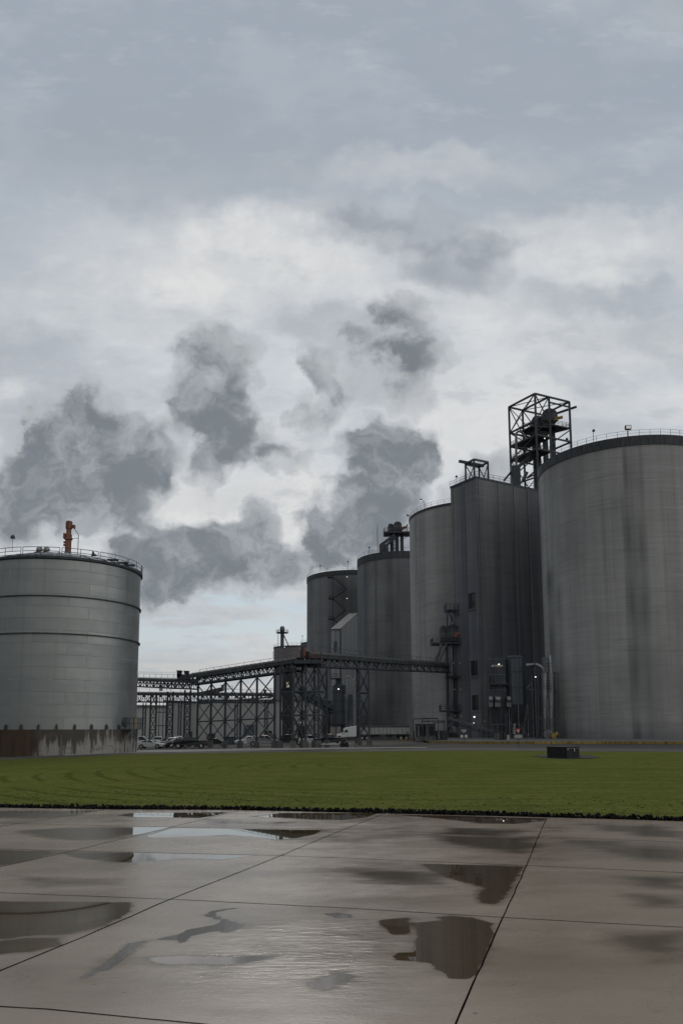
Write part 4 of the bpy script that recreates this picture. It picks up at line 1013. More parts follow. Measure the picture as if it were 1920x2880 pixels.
# corner tower under both conveyors
zc = PY(860, 1871, TWY).z
L0 = [(PY(x, 2056, Yq).x, Yq) for x, Yq in ((788, TWY + 2.5), (823.5, TWY), (859, TWY - .5), (895.5, TWY))]
Lb = [(x + 1.2, y + 4.2) for x, y in L0[1:]]
trestle('dark corner trestle tower of eight braced legs where the two conveyors meet', L0 + Lb, zc, [.335, .665], 'braced steel trestles', .32, pairs=[(0, 1), (1, 2), (2, 3), (4, 5), (5, 6), (1, 4), (3, 6), (0, 4)])
def transfer():
    t = thing('transfer_deck', (L0[2][0], TWY, zc), 'rusty transfer deck and drive hood on top of the corner trestle tower', 'platform')
    xa, xb, xm = PY(760, 1870, TWY).x, PY(903, 1863, TWY).x, PY(833, 1858, TWY).x; zd = PY(870, 1858, TWY).z
    b = MB().box(L0[1][0] + .2, xb, TWY - 1.4, TWY + 5.5, zd - .55, zd); b.build('deck', 'steel', t)
    b = rail(MB(), [(xm, TWY - 1.3, zd), (xb, TWY - 1.3, zd), (xb, TWY + 4, zd)], 1.25, .05, 1.2, 3); rail(b, [PY(768, 1851, TWY + 2), PY(842, 1838, TWY - .5)], 1.1, .05, 1.2, 3); b.build('railing', 'redlead', t)
    p = PY(855, 1820, TWY + .5); q = PY(855, 1845, TWY + .5)
    b = MB().box(PY(853, 1820, TWY).x, PY(858.5, 1820, TWY).x, TWY, TWY + 1.6, q.z, p.z); b.build('hood', 'redlead', t)
    b = MB().box(PY(847, 1820, TWY).x, PY(853, 1820, TWY).x, TWY, TWY + 1.6, q.z - .4, p.z); b.beam(PY(842, 1836, TWY), PY(850, 1826, TWY), .18); b.build('head_pulley', 'steel_black', t)
transfer()
def onconv(px, lo=2.35):
    # point on the right conveyor line under photo column px
    d = ray(px, 2056); s = d.x / d.y; tt = (s * rt0.y - rt0.x) / ((rt1.x - rt0.x) - s * (rt1.y - rt0.y)); return rt0.lerp(rt1, tt)
q1, q2 = onconv(1010), onconv(1037)
def legs_box(p, q, w):
    return [(p.x, p.y - 1), (q.x, q.y - 1.2)], [(p.x - .3, p.y + 1.8), (q.x + .1, q.y + 1.6)]
fA_, fB_ = legs_box(PY(1010, 2056, 141), PY(1037, 2056, 141), 1)
trestle('single slim trestle under the middle of the right conveyor, semi truck passing behind', fA_ + fB_, lambda x, y: q1.z - 2.4, [.29, .645], 'braced steel trestles', .34, pairs=[(0, 1), (2, 3), (0, 2), (1, 3)])

# left conveyor, further away
la = PY(843, 1848, 124.6); lb = PY(560, 1892, 146); lc = PY(520, 1896.5, 149)
conveyor('covered conveyor sloping down leftwards from the corner tower on a row of tall posts', la, lb.lerp(lc, .4), 2.1, 1.6, gC, 26, .75)
conveyor('level covered conveyor passing behind the right edge of the pale tank', PY(548, 1910, 150), PY(300, 1903, 176), 1.9, 1.5, gC, 26, .6)
def drive_house():
    t = thing('conveyor_drive', PY(515, 1905, 149), 'two small boxes of the conveyor drive standing up where the slope begins', 'conveyor drive')
    for x0, x1, y0, y1 in ((499.5, 510, 1888, 1905), (520, 530, 1889, 1896)):
        a, b2 = PY(x0, y1, 149), PY(x1, y0, 149); b = MB().box(a.x, b2.x, 148.3, 149.8, a.z, b2.z); b.box(a.x - .1, b2.x + .1, 148.2, 149.9, b2.z, b2.z + .12); b.build('housing', 'steel_black', t)
    a = PY(500, 1906, 149); b2 = PY(535, 1897, 149); b = MB().box(a.x, b2.x, 148.3, 149.8, a.z - .4, b2.z); b.build('base_frame', 'steel', t)
drive_house()
def legs_at(pxs, ya, yb, xa, xb):
    out = []
    for px in pxs:
        s = ray(px, 2056); Y = ya + (yb - ya) * (px - xa) / (xb - xa); out.append((s.x / s.y * Y, Y))
    return out
posts = legs_at((772, 721.5, 675.7, 632.6, 592.4, 555), 127, 146, 770, 555)
line = lambda x, y: la.z + (lb.z - la.z) * min(1, max(0, (la.x - x) / (la.x - lb.x))) - 2.1
trestle('row of tall posts with three tiers of cross bracing under the sloping left conveyor', posts, line, [.33, .66], 'braced steel trestles', .34)
for px, Yq, lab in ((526, 151, 'narrow trestle tower under the drive boxes of the left conveyor'), (477, 158, 'narrow trestle tower in the middle of the level left conveyor'), (430, 164, 'narrow trestle tower nearest the pale tank, behind the white van')):
    q = [(XX(px - 8, Yq), Yq), (XX(px + 8, Yq), Yq)]
    trestle(lab, q, PY(500, 1912, 150).z - 1.9 + (Yq - 150) * .012, [.25, .5, .75], 'braced steel trestles', .30, foot=.6)

# low conveyor behind, across the warehouse fronts
YB = 186.
conveyor('low dark conveyor crossing behind the trestles in front of the warehouse', PY(770, 1949, YB), PY(300, 1946, YB), 2.3, 1.5, gC, 40, .55)
for i, (px, lab) in enumerate(((748, 'lattice support right of the warehouse door'), (664, 'thin support in front of the warehouse left of its door'), (505, 'support of the low conveyor behind the dark pickup'), (405, 'support of the low conveyor behind the white pickup'))):
    q = [(XX(px - 4, YB), YB), (XX(px + 4, YB), YB)]
    trestle(lab, q, PY(600, 1949, YB).z - 2.3, [.14, .28, .42, .56, .7, .84], 'supports of the low conveyor', .22, foot=.3)
def tall_rack():
    Y = 176; xs_ = [XX(x, Y) for x in (437, 447, 458, 466)]; g = gz(xs_[0], Y); zt = PY(440, 1968, Y).z
    t = thing('pipe_rack', (xs_[0], Y, g), 'tall rack of thin pipes before the pale warehouse gable', 'pipe rack')
    for x in xs_: MB().beam((x, Y, g), (x, Y, zt), .14).build('pipe', 'steel', t)
    b = MB()
    for f in (.12, .42, .72, .95): b.beam((xs_[0], Y, g + (zt - g) * f), (xs_[-1], Y, g + (zt - g) * f), .16)
    b.build('crossbar', 'steel', t)
tall_rack()
def small_top(px, y0, y1, hw, Y, label, mat='tan_wall'):
    a = PY(px - hw, y1, Y); c = PY(px + hw, y0, Y); t = thing('drive_housing', ((a.x + c.x) / 2, Y, a.z), label, 'drive housing', 'small housings on the low conveyor')
    MB().box(a.x, c.x, Y - .6, Y + .6, a.z, c.z).build('housing', mat, t); b = MB(); b.box(a.x - .15, c.x + .15, Y - .7, Y + .7, c.z, c.z + .12); b.build('lid', 'steel', t)
    r = rail(MB(), [(c.x + .2, Y - .5, a.z), (c.x + 2.2, Y - .5, a.z)], 1.1, .07, 1, 2); r.build('railing', 'steel', t)
small_top(453, 1932, 1943, 3.5, YB, 'beige housing on the low conveyor left of the tallest posts')
small_top(626, 1928, 1943, 3, YB, 'beige housing at the head of a short inclined conveyor')
small_top(745, 1941, 1949, 3, YB, 'small dark housing at the right end of the low conveyor', 'steel')
tq = thing('inclined_conveyor', PY(600, 1940, YB - 3), 'short inclined conveyor rising to the beige housing above the low conveyor', 'conveyor'); MB().beam(PY(560, 1953, YB - 3), PY(626, 1938, YB - 3), 1.1, .9).build('cover', 'cover', tq)
b = MB()
for k in range(8): p = PY(560 + k * 8.2, 1955 - k * 1.9, YB - 3); b.beam(p, p + Vector((0, 0, -1.2)), .1)
b.build('frame', 'steel', tq)
# diagonal conveyor right of the corner tower
tq = thing('inclined_conveyor', PY(850, 1945, 205), 'steep enclosed conveyor slanting down from the corner tower to the round bin', 'conveyor')
MB().beam(PY(835, 1940, 205), PY(934, 1992, 215), 1.6, 1.2).build('cover', 'steel_blue', tq); MB().beam(PY(850, 1963, 205), PY(934, 2006, 215), .5, .5).build('lower_chord', 'steel', tq)
b = MB()
for k in range(12):
    f = k / 11; b.beam(PY(835, 1940, 205).lerp(PY(934, 1992, 215), f), PY(848, 1962, 205).lerp(PY(934, 2006, 215), min(1, f + .05)), .14)
b.build('truss', 'steel', tq)

# ------------------------------------------------------------------ warehouses at the back
def warehouse(label, P, eave, ridge_h, mat, group='pale sheds behind the conveyors', doors=()):
    """P: four ground corners, first two = front left, front right"""
    g = min(gz(p[0], p[1]) for p in P) - .5
    t = thing('warehouse', (P[0][0], P[0][1], g), label, 'warehouse', group)
    MB().prism([tuple(p) for p in P], g, eave).build('wall', mat, t)
    P3 = [Vector((p[0], p[1], eave)) for p in P]; cc = sum(P3, Vector()) / 4; P3 = [cc + (p - cc) * 1.015 for p in P3]
    r0 = (P3[0] + P3[3]) / 2 + Vector((0, 0, ridge_h)); r1 = (P3[1] + P3[2]) / 2 + Vector((0, 0, ridge_h))
    b = MB().raw([P3[0], P3[1], P3[2], P3[3], r0, r1], [(0, 1, 5, 4), (2, 3, 4, 5), (0, 4, 3), (1, 2, 5), (0, 3, 2, 1)]); b.build('roof', 'roof_sheet', t)
    f = MB().beam(P3[0] + Vector((0, 0, .02)), P3[1] + Vector((0, 0, .02)), .3, .35); f.build('gutter', 'steel_grey', t)
    d = (P3[1] - P3[0]).normalized(); nr = Vector((d.y, -d.x, 0))
    for x0, x1, y0, m_ in doors:
        def at(x):
            r = ray(x, 2056); o = P3[0]; tt = (o.x * nr.x + o.y * nr.y) / (r.x * nr.x + r.y * nr.y); return Vector((r.x * tt, r.y * tt, 0))
        a, c = at(x0), at(x1); z1 = PY(x0, y0, a.y).z
        dd = MB().prism([tuple(v)[:2] for v in (a, c, c + nr * .08, a + nr * .08)], g, z1).build('door', m_, t)
        MB().prism([tuple(v)[:2] for v in (a - d * .2, c + d * .2, c + d * .2 + nr * .15, a - d * .2 + nr * .15)], z1, z1 + .3).build('lintel', 'steel_grey', dd)
    return t
w1 = [XX(555, 232), XX(905, 236)]
warehouse('long pale warehouse with a dark doorway, seen through the trestle posts', [(w1[0], 232), (w1[1], 236), (w1[1] + 8, 300), (w1[0] - 10, 296)], PY(600, 1969, 232).z, .8, 'siding_pale', doors=((686, 716, 2041, 'steel_blue'), (583, 592, 2066, 'steel_black'), (838, 862, 2043, 'steel_black')))
x0, x1 = XX(470, 222), XX(553, 231)
warehouse('middle pale shed between the corner of the long warehouse and the left shed', [(x0, 222), (x1, 231), (x1 - 10, 290), (x0 - 14, 285)], PY(500, 1973, 226).z, 1.2, 'siding_pale', doors=((563 - 30, 560 - 20, 2060, 'steel'),))
x0, x1 = XX(330, 215), XX(468, 221)
warehouse('left pale shed with a rising roofline beside the round tank', [(x0, 215), (x1, 221), (x1 - 12, 290), (x0 - 12, 285)], PY(400, 1985, 215).z, 1.5, 'siding_pale')
# slanted metal clad building between silos
def dump_house():
    Yf = 236.; a = Vector((XX(931, Yf), Yf, 0)); b = Vector((XX(958.5, Yf - 1), Yf - 1, 0)); c = Vector((XX(1007, Yf + 22), Yf + 22, 0)); d = a + (c - b)
    ze = PY(945, 1771, Yf).z; zr = PY(1006, 1727, Yf + 22).z; g = gz(a.x, a.y) - .5
    t = thing('metal_clad_building', (a.x, a.y, g), 'tall narrow ribbed metal building with a steep single slope roof', 'building')
    vs = [(p.x, p.y, g) for p in (a, b, c, d)] + [(a.x, a.y, ze), (b.x, b.y, ze), (c.x, c.y, zr), (d.x, d.y, zr)]
    MB().raw(vs, [(0, 1, 5, 4), (1, 2, 6, 5), (2, 3, 7, 6), (3, 0, 4, 7)]).build('wall', 'siding', t)
    e = .25; vt = [Vector(v) for v in vs[4:]]; cc = sum(vt, Vector()) / 4; vt = [cc + (v - cc) * 1.03 for v in vt]
    MB().raw([v + Vector((0, 0, .05)) for v in vt] + [v + Vector((0, 0, .3)) for v in vt], [(3, 2, 1, 0), (4, 5, 6, 7), (0, 1, 5, 4), (1, 2, 6, 5), (2, 3, 7, 6), (3, 0, 4, 7)]).build('roof', 'roof_sheet', t)
    n = Vector((b.y - a.y, -(b.x - a.x), 0)).normalized(); dd = (b - a).normalized()
    p, q = a + dd * ((b - a).length * .28), a + dd * ((b - a).length * .62)
    z0, z1 = PY(940, 1834, Yf).z, PY(940, 1804, Yf).z
    w = MB().prism([tuple(v)[:2] for v in (p, q, q + n * .12, p + n * .12)], z0, z1).build('shutter', 'steel_blue', t)
    MB().beam(b + Vector((0, -.1, g)), b + Vector((0, -.1, ze - g * 0)), .35).build('corner_trim', 'steel', t)
    return t
dump_house()
def bin_group():
    Y = 222.; xa, xb = XX(932, Y), XX(973, Y); r = (xb - xa) / 2; c = ((xa + xb) / 2, Y); z0 = PY(950, 2038, Y).z; z1 = PY(950, 1930, Y).z; g = gz(*c)
    t = thing('round_bin', (c[0], c[1], g), 'round banded steel bin on a braced frame in front of the ribbed building', 'storage bin')
    MB().lathe((c[0], c[1], 0), [(r, z0), (r, z1), (r + .08, z1), (r * .3, z1 + 1.1), (.05, z1 + 1.3)], 40).build('shell', 'siding_blue', t, smooth=True)
    MB().lathe((c[0], c[1], 0), [(r, z0), (.4, z0 - 2.2)], 40).build('hopper', 'steel_blue', t, smooth=True)
    for f in (.02, .33, .62, .84, 1.0):
        z = z0 + (z1 - z0) * f; MB().lathe((c[0], c[1], 0), [(r, z - .1), (r + .1, z - .1), (r + .1, z + .06), (r, z + .06)], 40).build('hoop', 'steel', t)
    for sx in (-1, 1):
        for sy in (-1, 1): MB().beam((c[0] + sx * r * .85, c[1] + sy * r * .85, g - .2), (c[0] + sx * r * .85, c[1] + sy * r * .85, z0), .26).build('leg', 'steel', t)
    b = MB()
    for sy in (-1, 1): b.beam((c[0] - r * .85, c[1] + sy * r * .85, g), (c[0] + r * .85, c[1] + sy * r * .85, z0), .14); b.beam((c[0] - r * 1.2, c[1] + sy * r * .95, z0), (c[0] + r * 1.2, c[1] + sy * r * .95, z0), .3)
    b.build('brace', 'steel', t)
    p = PY(965, 1908, Y); MB().tube([(p.x, Y - .6, z1), (p.x, Y - .6, p.z)], .36 * 1.05, 14).build('vent_pipe', 'vent', t)
    # platform with rail and cone above the bin
    a = PY(930, 1908, Y); c2 = PY(958, 1908, Y)
    tp = thing('wall_platform', (a.x, Y, a.z), 'small railed platform with a cone hopper above the round bin', 'platform')
    b = MB().box(a.x, c2.x, Y - 2, Y + 1.6, a.z - .2, a.z); rail(b, [(a.x, Y + 1, a.z), (a.x, Y - 2, a.z), (c2.x, Y - 2, a.z)], 1.3, .08, .9, 3); b.build('deck', 'steel', tp)
    q = PY(951, 1909, Y); MB().lathe((q.x, Y, 0), [(1.0, q.z), (.25, q.z - 1.5), (.25, z1 + 1.1)], 16).build('cone', 'steel_grey', tp)
    # filter boxes to the right
    for x0_, x1_, yt, yb_, m_, lab in ((974, 994, 1906, 2040, 'siding', 'tall ribbed filter box right of the round bin'), (979, 990, 1955, 2020, 'steel_blue', 'narrow blue grey duct box standing before the ribbed filter box'), (994, 1007, 1929, 2040, 'siding', 'second ribbed box behind the slim trestle')):
        Yq = 228 if m_ == 'siding' else 225; p0, p1 = PY(x0_, yb_, Yq), PY(x1_, yt, Yq)
        tb = thing('filter_box', ((p0.x + p1.x) / 2, Yq, p0.z - 2), lab, 'filter', 'filter boxes beside the round bin')
        MB().box(p0.x, p1.x, Yq - 1, Yq + 1, p0.z, p1.z).build('casing', m_, tb, bevel=.05)
        b = MB(); b.box(p0.x - .08, p1.x + .08, Yq - 1.08, Yq + 1.08, p1.z, p1.z + .15); b.box(p0.x - .06, p1.x + .06, Yq - 1.06, Yq - 1, p0.z + (p1.z - p0.z) * .5, p0.z + (p1.z - p0.z) * .5 + .15); b.build('flange', 'steel_grey', tb)
        for s in (p0.x + .2, p1.x - .2): MB().beam((s, Yq - .8, gz(s, Yq) - .2), (s, Yq - .8, p0.z), .2).build('leg', 'steel', tb)
    Yq = 224; tb = thing('duct', PY(992, 1930, Yq), 'curved bright duct joining the two ribbed boxes', 'duct')
    MB().tube([PY(974, 1906, Yq), PY(979, 1902, Yq), PY(985, 1905, Yq), PY(990, 1912, Yq), PY(992.5, 1920, Yq), PY(992.5, 1945, Yq)], .3, 10).tube([PY(1001, 1904, Yq), PY(998, 1911, Yq), PY(993, 1917, Yq)], .2, 8).build('elbow', 'vent', tb, smooth=True)
    # low tan wall
    x0_, x1_ = XX(929, 214), XX(958, 214); g = gz(x0_, 214); z = PY(940, 2044, 214).z
    tw = thing('concrete_pier_wall', (x0_, 214, g), 'low tan concrete block wall left of the white truck cab', 'wall'); MB().box(x0_, x1_, 213, 216, g - .3, z).build('block', 'tan_wall', tw); MB().box(x0_ - .1, x1_ + .1, 212.9, 216.1, z, z + .15).build('coping', 'steel_grey', tw)
bin_group()
def fence_run():
    Y = 200; t = thing('fence', (XX(862, Y), Y, gz(XX(862, Y), Y)), 'low pipe fence behind the cars under the corner tower', 'fence')
    a, b_ = XX(862, Y), XX(928, Y); g = gz(a, Y); z = PY(890, 2038, Y).z
    b = MB()
    for zz in (z, (z + g) / 2 + .4): b.beam((a, Y, zz), (b_, Y, zz), .12)
    b.build('rail', 'steel', t)
    for k in range(7): x = a + (b_ - a) * k / 6; MB().beam((x, Y, g), (x, Y, z), .12).build('post', 'steel', t)
    # thin pipes up the silo behind
    for px in (905, 913, 919):
        x = XX(px, 250); tp = thing('riser_pipe', (x, 250, gz(x, 250)), {905: 'left of three thin riser pipes below the slanting conveyor', 913: 'middle one of three thin riser pipes below the slanting conveyor', 919: 'right of three thin riser pipes below the slanting conveyor'}[px], 'pipe', 'riser pipes'); MB().tube([(x, 250, gz(x, 250)), (x, 250, PY(px, 1985, 250).z)], .16, 8).build('pipe', 'steel_grey', tp)
fence_run()

# ------------------------------------------------------------------ elevator leg tower beside the square tower
def leg_tower():
    Y = 196.
    X = lambda x: XX(x, Y); Zp = lambda y, x=1270: PY(x, y, Y).z; g = gz(X(1270), Y)
    t = thing('elevator_leg_tower', (X(1270), Y, g), 'dark steel tower with railed decks at the end of the right conveyor', 'elevator leg')
    def xt(x, y): return PY(x, y, Y).x
    def deck(x0, x1, y, d=4.5, h=1.25, th=.35, name='deck'):
        z = Zp(y); a, b2 = xt(x0, y), xt(x1, y); b = MB().box(a, b2, Y - d / 2, Y + d / 2, z - th, z); rail(b, [(a, Y + d / 2, z), (a, Y - d / 2, z), (b2, Y - d / 2, z), (b2, Y + d / 2, z)], h, .09, 1.1, 3); b.build(name, 'steel', t); return z
    z1 = deck(1251, 1307, 1716, 4, 1.4); z2 = deck(1213, 1321, 1809, 5, 1.1, .4); z3 = deck(1253, 1310, 1904, 4, .05, .3); z4 = deck(1237, 1321, 1998, 4, 1.3, .35)
    # posts
    for x, dy in ((1254, -1.8), (1263, 1.5), (1299, -1.8), (1309, 1.6)):
        a = xt(x, 1990); MB().beam((a, Y + dy, g), (a, Y + dy, z2), .28).build('post', 'steel', t)
    a = xt(1254, 1740); MB().beam((a, Y - 1.8, z2), (a, Y - 1.8, z1), .3).build('post', 'steel', t); a = xt(1301, 1790); MB().beam((a, Y - 1.8, z2), (a, Y - 1.8, Zp(1760)), .22).build('post', 'steel', t)
    b = MB(); b.beam(PY(1260, 1724, Y - 2), PY(1283, 1764, Y - 2), .24); b.beam(PY(1273, 1718, Y - 2), PY(1266, 1764, Y - 2), .24); b.beam(PY(1278, 1712, Y - 2), PY(1309, 1760, Y - 2), .22); b.beam(PY(1263, 1722, Y - 2), PY(1270, 1740, Y - 2), .2)
    for y0, y1 in ((1815, 1850), (1850, 1904), (1904, 1950), (1950, 1998)):
        b.beam(PY(1263, y0, Y), PY(1276, y1, Y), .13); b.beam(PY(1298, y0, Y + 1), PY(1312, y1, Y + 1), .12)
    b.build('brace', 'steel', t)
    # enclosed trunks and a black box with ribs across its front
    b = MB(); b.box(xt(1264, 1900), xt(1272, 1900), Y - 1, Y + 1, Zp(2042), z2 - .4); b.build('trunk', 'steel_grey', t)
    b = MB(); b.box(xt(1274, 1900), xt(1284, 1900), Y - 1, Y + 1, Zp(2042), z2 - .4); b.build('trunk', 'steel', t)
    b = MB(); b.box(xt(1286, 1900), xt(1316, 1900), Y - .6, Y + 2, Zp(1990), z2 - .4); b.build('casing', 'steel_black', t)
    b = MB()
    for y in range(1820, 1990, 12): z = Zp(y); b.box(xt(1286, y), xt(1316, y), Y - .72, Y - .6, z, z + .1)
    b.build('casing_rib', 'steel', t)
    # boot legs forming an inverted Y
    b = MB().tube([PY(1264, 2040, Y - 1), PY(1253, 2058, Y - 1)], .3, 8); b.tube([PY(1264, 2040, Y - 1), PY(1271, 2058, Y - 1)], .3, 8); b.build('boot_chute', 'steel_grey', t)
    b = MB().box(xt(1247, 2060), xt(1262, 2060), Y - 2, Y, g, Zp(2060)); b.box(xt(1265, 2060), xt(1279, 2060), Y - 2, Y, g, Zp(2060)); b.build('boot', 'steel', t)
    for pts in (((1240, 1812), (1229, 1842), (1224, 1850), (1223, 1866)), ((1254, 1812), (1238, 1846), (1234, 1854), (1233, 1866))):
        MB().tube([PY(x, y, Y - 2) for x, y in pts], .42, 12).build('spout', 'steel_grey', t, smooth=True)
    drum_head('bucket_elevator', 'large round topped elevator head with a red motor on the leg tower deck', 1271, 1758, 1806, 18, Y - .2, 3, 'elevator heads on the leg tower', 'redlead', (1290, 1783))
    drum_head('bucket_elevator', 'smaller round topped elevator head at the left of the leg tower deck', 1245, 1761, 1806, 8.5, Y + .2, 3, 'elevator heads on the leg tower')
leg_tower()

def ground_conveyor():
    Y = 188; t = thing('inclined_conveyor', PY(1360, 2050, Y), 'thin pale inclined conveyor running down right from the foot of the leg tower', 'conveyor')
    a, b_ = PY(1264, 2020, Y), PY(1460, 2078, Y - 16); MB().beam(a, b_, 1.0, .5).build('trough', 'steel_grey', t)
    b = MB(); b.beam(a + Vector((0, 0, -1)), b_ + Vector((0, 0, -1)), .15)
    for k in range(15): p = a.lerp(b_, k / 14); q = a.lerp(b_, (k + 1) / 14); b.beam(p, p + Vector((0, 0, -1)), .1); b.beam(p + Vector((0, 0, -1)), q, .1)
    b.build('truss', 'steel', t)
    for f in (.45, .75, .97): p = a.lerp(b_, f); MB().beam((p.x, p.y, gz(p.x, p.y)), p, .16).build('leg', 'steel', t)
ground_conveyor()

# ------------------------------------------------------------------ dust collectors and cyclones
def dust_collectors():
    Y = 172
    xt = lambda x, y=2000: PY(x, y, Y).x; zp = lambda y, x=1410: PY(x, y, Y).z
    g = gz(xt(1400), Y)
    t = thing('dust_collector', (xt(1396), Y, g), 'dark dust collector with a slanted pale maker name high on its front', 'dust collector', 'two dust collectors')
    x0, x1, z0, z1 = xt(1374), xt(1420), zp(1985), zp(1856)
    MB().box(x0, x1, Y - 1.8, Y + 1.8, z0, z1).build('housing', 'steel', t, bevel=.06)
    b = MB(); n = 12; vs = [((x0 + x1) / 2 + (x1 - x0) / 2 * math.cos(math.pi * i / n), yy, z1 + .55 * math.sin(math.pi * i / n)) for yy in (Y - 1.8, Y + 1.8) for i in range(n + 1)]; m = n + 1
    b.raw(vs, [tuple(range(m)), tuple(range(2 * m - 1, m - 1, -1))] + [(i, i + 1, m + i + 1, m + i) for i in range(n)]).build('roof', 'steel', t)
    b = MB().raw([(x0, Y - 1.8, z0), (x1, Y - 1.8, z0), (x1, Y + 1.8, z0), (x0, Y + 1.8, z0)] + [((x0 + x1) / 2 + sx * .4, Y + sy * .4, g + 1.4) for sx, sy in ((-1, -1), (1, -1), (1, 1), (-1, 1))], [(0, 1, 5, 4), (1, 2, 6, 5), (2, 3, 7, 6), (3, 0, 4, 7), (4, 5, 6, 7)]); b.build('hopper', 'steel', t)
    for sx in (x0 + .15, x1 - .15, x1 + .9):
        for sy in (-1.7, 1.7): MB().beam((sx, Y + sy, g - .3), (sx, Y + sy, z0 + (6 if sx > x1 else 0)), .2).build('leg', 'steel', t)
    b = MB()
    for k in range(7):
        z = z0 + (z1 - z0) * k / 6; b.box(x0 - .05, x1 + .05, Y - 1.88, Y - 1.8, z - .05, z + .05)
    b.beam((x0, Y - 1.7, g + 3.2), (x1, Y - 1.7, g + 3.2), .12); b.build('stiffener', 'steel_grey', t)
    # maker's name, slanted letters
    cu = bpy.data.curves.new('lettering', 'FONT'); cu.body = 'CAMCORP'; cu.size = 1.0; cu.shear = .35; cu.extrude = .01; cu.align_x = 'LEFT'; cu.offset = .045
    tmp = bpy.data.objects.new('lettering_curve', cu); COL.objects.link(tmp); bpy.context.view_layer.update()
    me = bpy.data.meshes.new_from_object(tmp.evaluated_get(bpy.context.evaluated_depsgraph_get())); bpy.data.objects.remove(tmp)
    lo = bpy.data.objects.new('lettering', me); COL.objects.link(lo); me.materials.clear(); me.materials.append(M['sign_white'])
    w = max(v.co.x for v in me.vertices); h = max(v.co.y for v in me.vertices)
    xa, xb, za, zb = xt(1385), xt(1412), zp(1877.5), zp(1872)
    lo.parent = t; lo.scale = ((xb - xa) / w, (zb - za) / h, 1); lo.rotation_euler = (math.pi / 2, 0, 0); lo.location = (xa - t.location.x, -1.83 - .04, za - t.location.z)
    mk = MB(); xm = xt(1381.5); hz = zb - za
    mk.raw([(xm - .22, Y - 1.86, za), (xm + .22, Y - 1.86, za), (xm + .38, Y - 1.86, zb), (xm + .02, Y - 1.86, zb), (xm + .12, Y - 1.86, (za + zb) / 2 + .05), (xm - .05, Y - 1.86, (za + zb) / 2 - .05)], [(0, 1, 2, 3, 4, 5)]); mk.build('logo_mark', 'sign_white', t)
    # side platform
    z = zp(1925); b = MB().box(xt(1372), xt(1424), Y - 3.1, Y - 1.8, z - .2, z); rail(b, [(xt(1372), Y - 1.8, z), (xt(1372), Y - 3.1, z), (xt(1404), Y - 3.1, z)], 1.45, .07, 1, 2); b.build('platform', 'steel', t)
    b = MB().beam(PY(1374, 1928, Y - 3), PY(1384, 1940, Y - 2), .12); b.build('bracket', 'steel', t)
    b = MB().beam(PY(1391, 1868, Y - 2), PY(1391, 1920, Y - 2), .09); b.build('light_pole', 'steel_grey', t)
    # three white pulse tanks
    for x0_, x1_, lab in ((1374, 1384.5, 'leftmost white rounded air tank on the dust collectors'), (1390, 1407, 'middle white rounded air tank, the widest one'), (1423, 1436, 'white rounded air tank below the blue grey collector')):
        c0, c1 = PY(x0_, 1967, Y - 2.6), PY(x1_, 1967, Y - 2.6); r = .72; ta = thing('air_tank', c0.lerp(c1, .5), lab, 'air tank', 'white air tanks')
        pts = [c0 + Vector((d, 0, 0)) for d in (.0, .06, .2)] + [c1 - Vector((d, 0, 0)) for d in (.2, .06, .0)]; MB().tube(pts, [r * .5, r * .8, r, r, r * .8, r * .5], 18).build('tank', 'galv', ta, smooth=True)
        b = MB(); b.box(c0.x, c1.x, Y - 2.9, Y - 2, c0.z - r - .9, c0.z - r * .8); b.build('cradle', 'steel_grey', ta)
    # second collector
    t = thing('dust_collector', (xt(1450), Y, g), 'taller blue grey ribbed dust collector right of the one with lettering', 'dust collector', 'two dust collectors')
    x0, x1, z0, z1 = xt(1423), xt(1479), zp(1982), zp(1852)
    b = MB(); pts = [(x0, Y - .8), (x0 + .9, Y - 2), (x1 - 1.1, Y - 2), (x1, Y - .6), (x1, Y + 2), (x0, Y + 2)]; b.prism(pts, z0, z1).build('housing', 'siding_blue', t)
    MB().prism([(p[0], p[1]) for p in pts], z1, z1 + .2).build('roof', 'steel', t); MB().lathe(((x0 + x1) / 2, Y, z1), [(1.9, .2), (1.4, .55), (.01, .6)], 24).build('roof_dome', 'steel_blue', t)
    b = MB().raw([(p[0], p[1], z0) for p in ((x0, Y - 2), (x1, Y - 2), (x1, Y + 2), (x0, Y + 2))] + [((x0 + x1) / 2 + sx * .5, Y + sy * .5, g + 2) for sx, sy in ((-1, -1), (1, -1), (1, 1), (-1, 1))], [(0, 1, 5, 4), (1, 2, 6, 5), (2, 3, 7, 6), (3, 0, 4, 7), (4, 5, 6, 7)]); b.build('hopper', 'steel', t)
    for sx in (x0 + .15, (x0 + x1) / 2, x1 - .15): MB().beam((sx, Y - 1.9, g - .3), (sx, Y - 1.9, z0), .18).build('leg', 'steel_grey', t)
    b = MB(); b.beam((x1 - .3, Y - 1.9, z0), ((x0 + x1) / 2 + .8, Y - 1.9, g), .16); b.beam(((x0 + x1) / 2, Y - 1.9, z0 - 4), (x1, Y - 1.9, g), .13); b.beam((x0, Y - 1.9, g + 3.3), ((x0 + x1) / 2, Y - 1.9, g + 3.3), .12); b.build('brace', 'steel_grey', t)
    b = MB()
    for k in (0, .36, .7, 1): z = z0 + (z1 - z0) * k; b.box(x0 + .7, x1 - .9, Y - 2.08, Y - 2, z - .06, z + .06)
    b.build('seam', 'steel', t)
    # striped ladder shape low in front
    tl = thing('folding_ladder', PY(1446, 2070, Y - 3), 'small ladder with pale rungs behind the red yield sign', 'ladder')
    b = MB()
    for k in range(7): b.beam(PY(1443.5 - k * .35, 2037 + k * 4.2, Y - 3), PY(1448.5 + k * .1, 2037 + k * 4.2, Y - 3), .12)
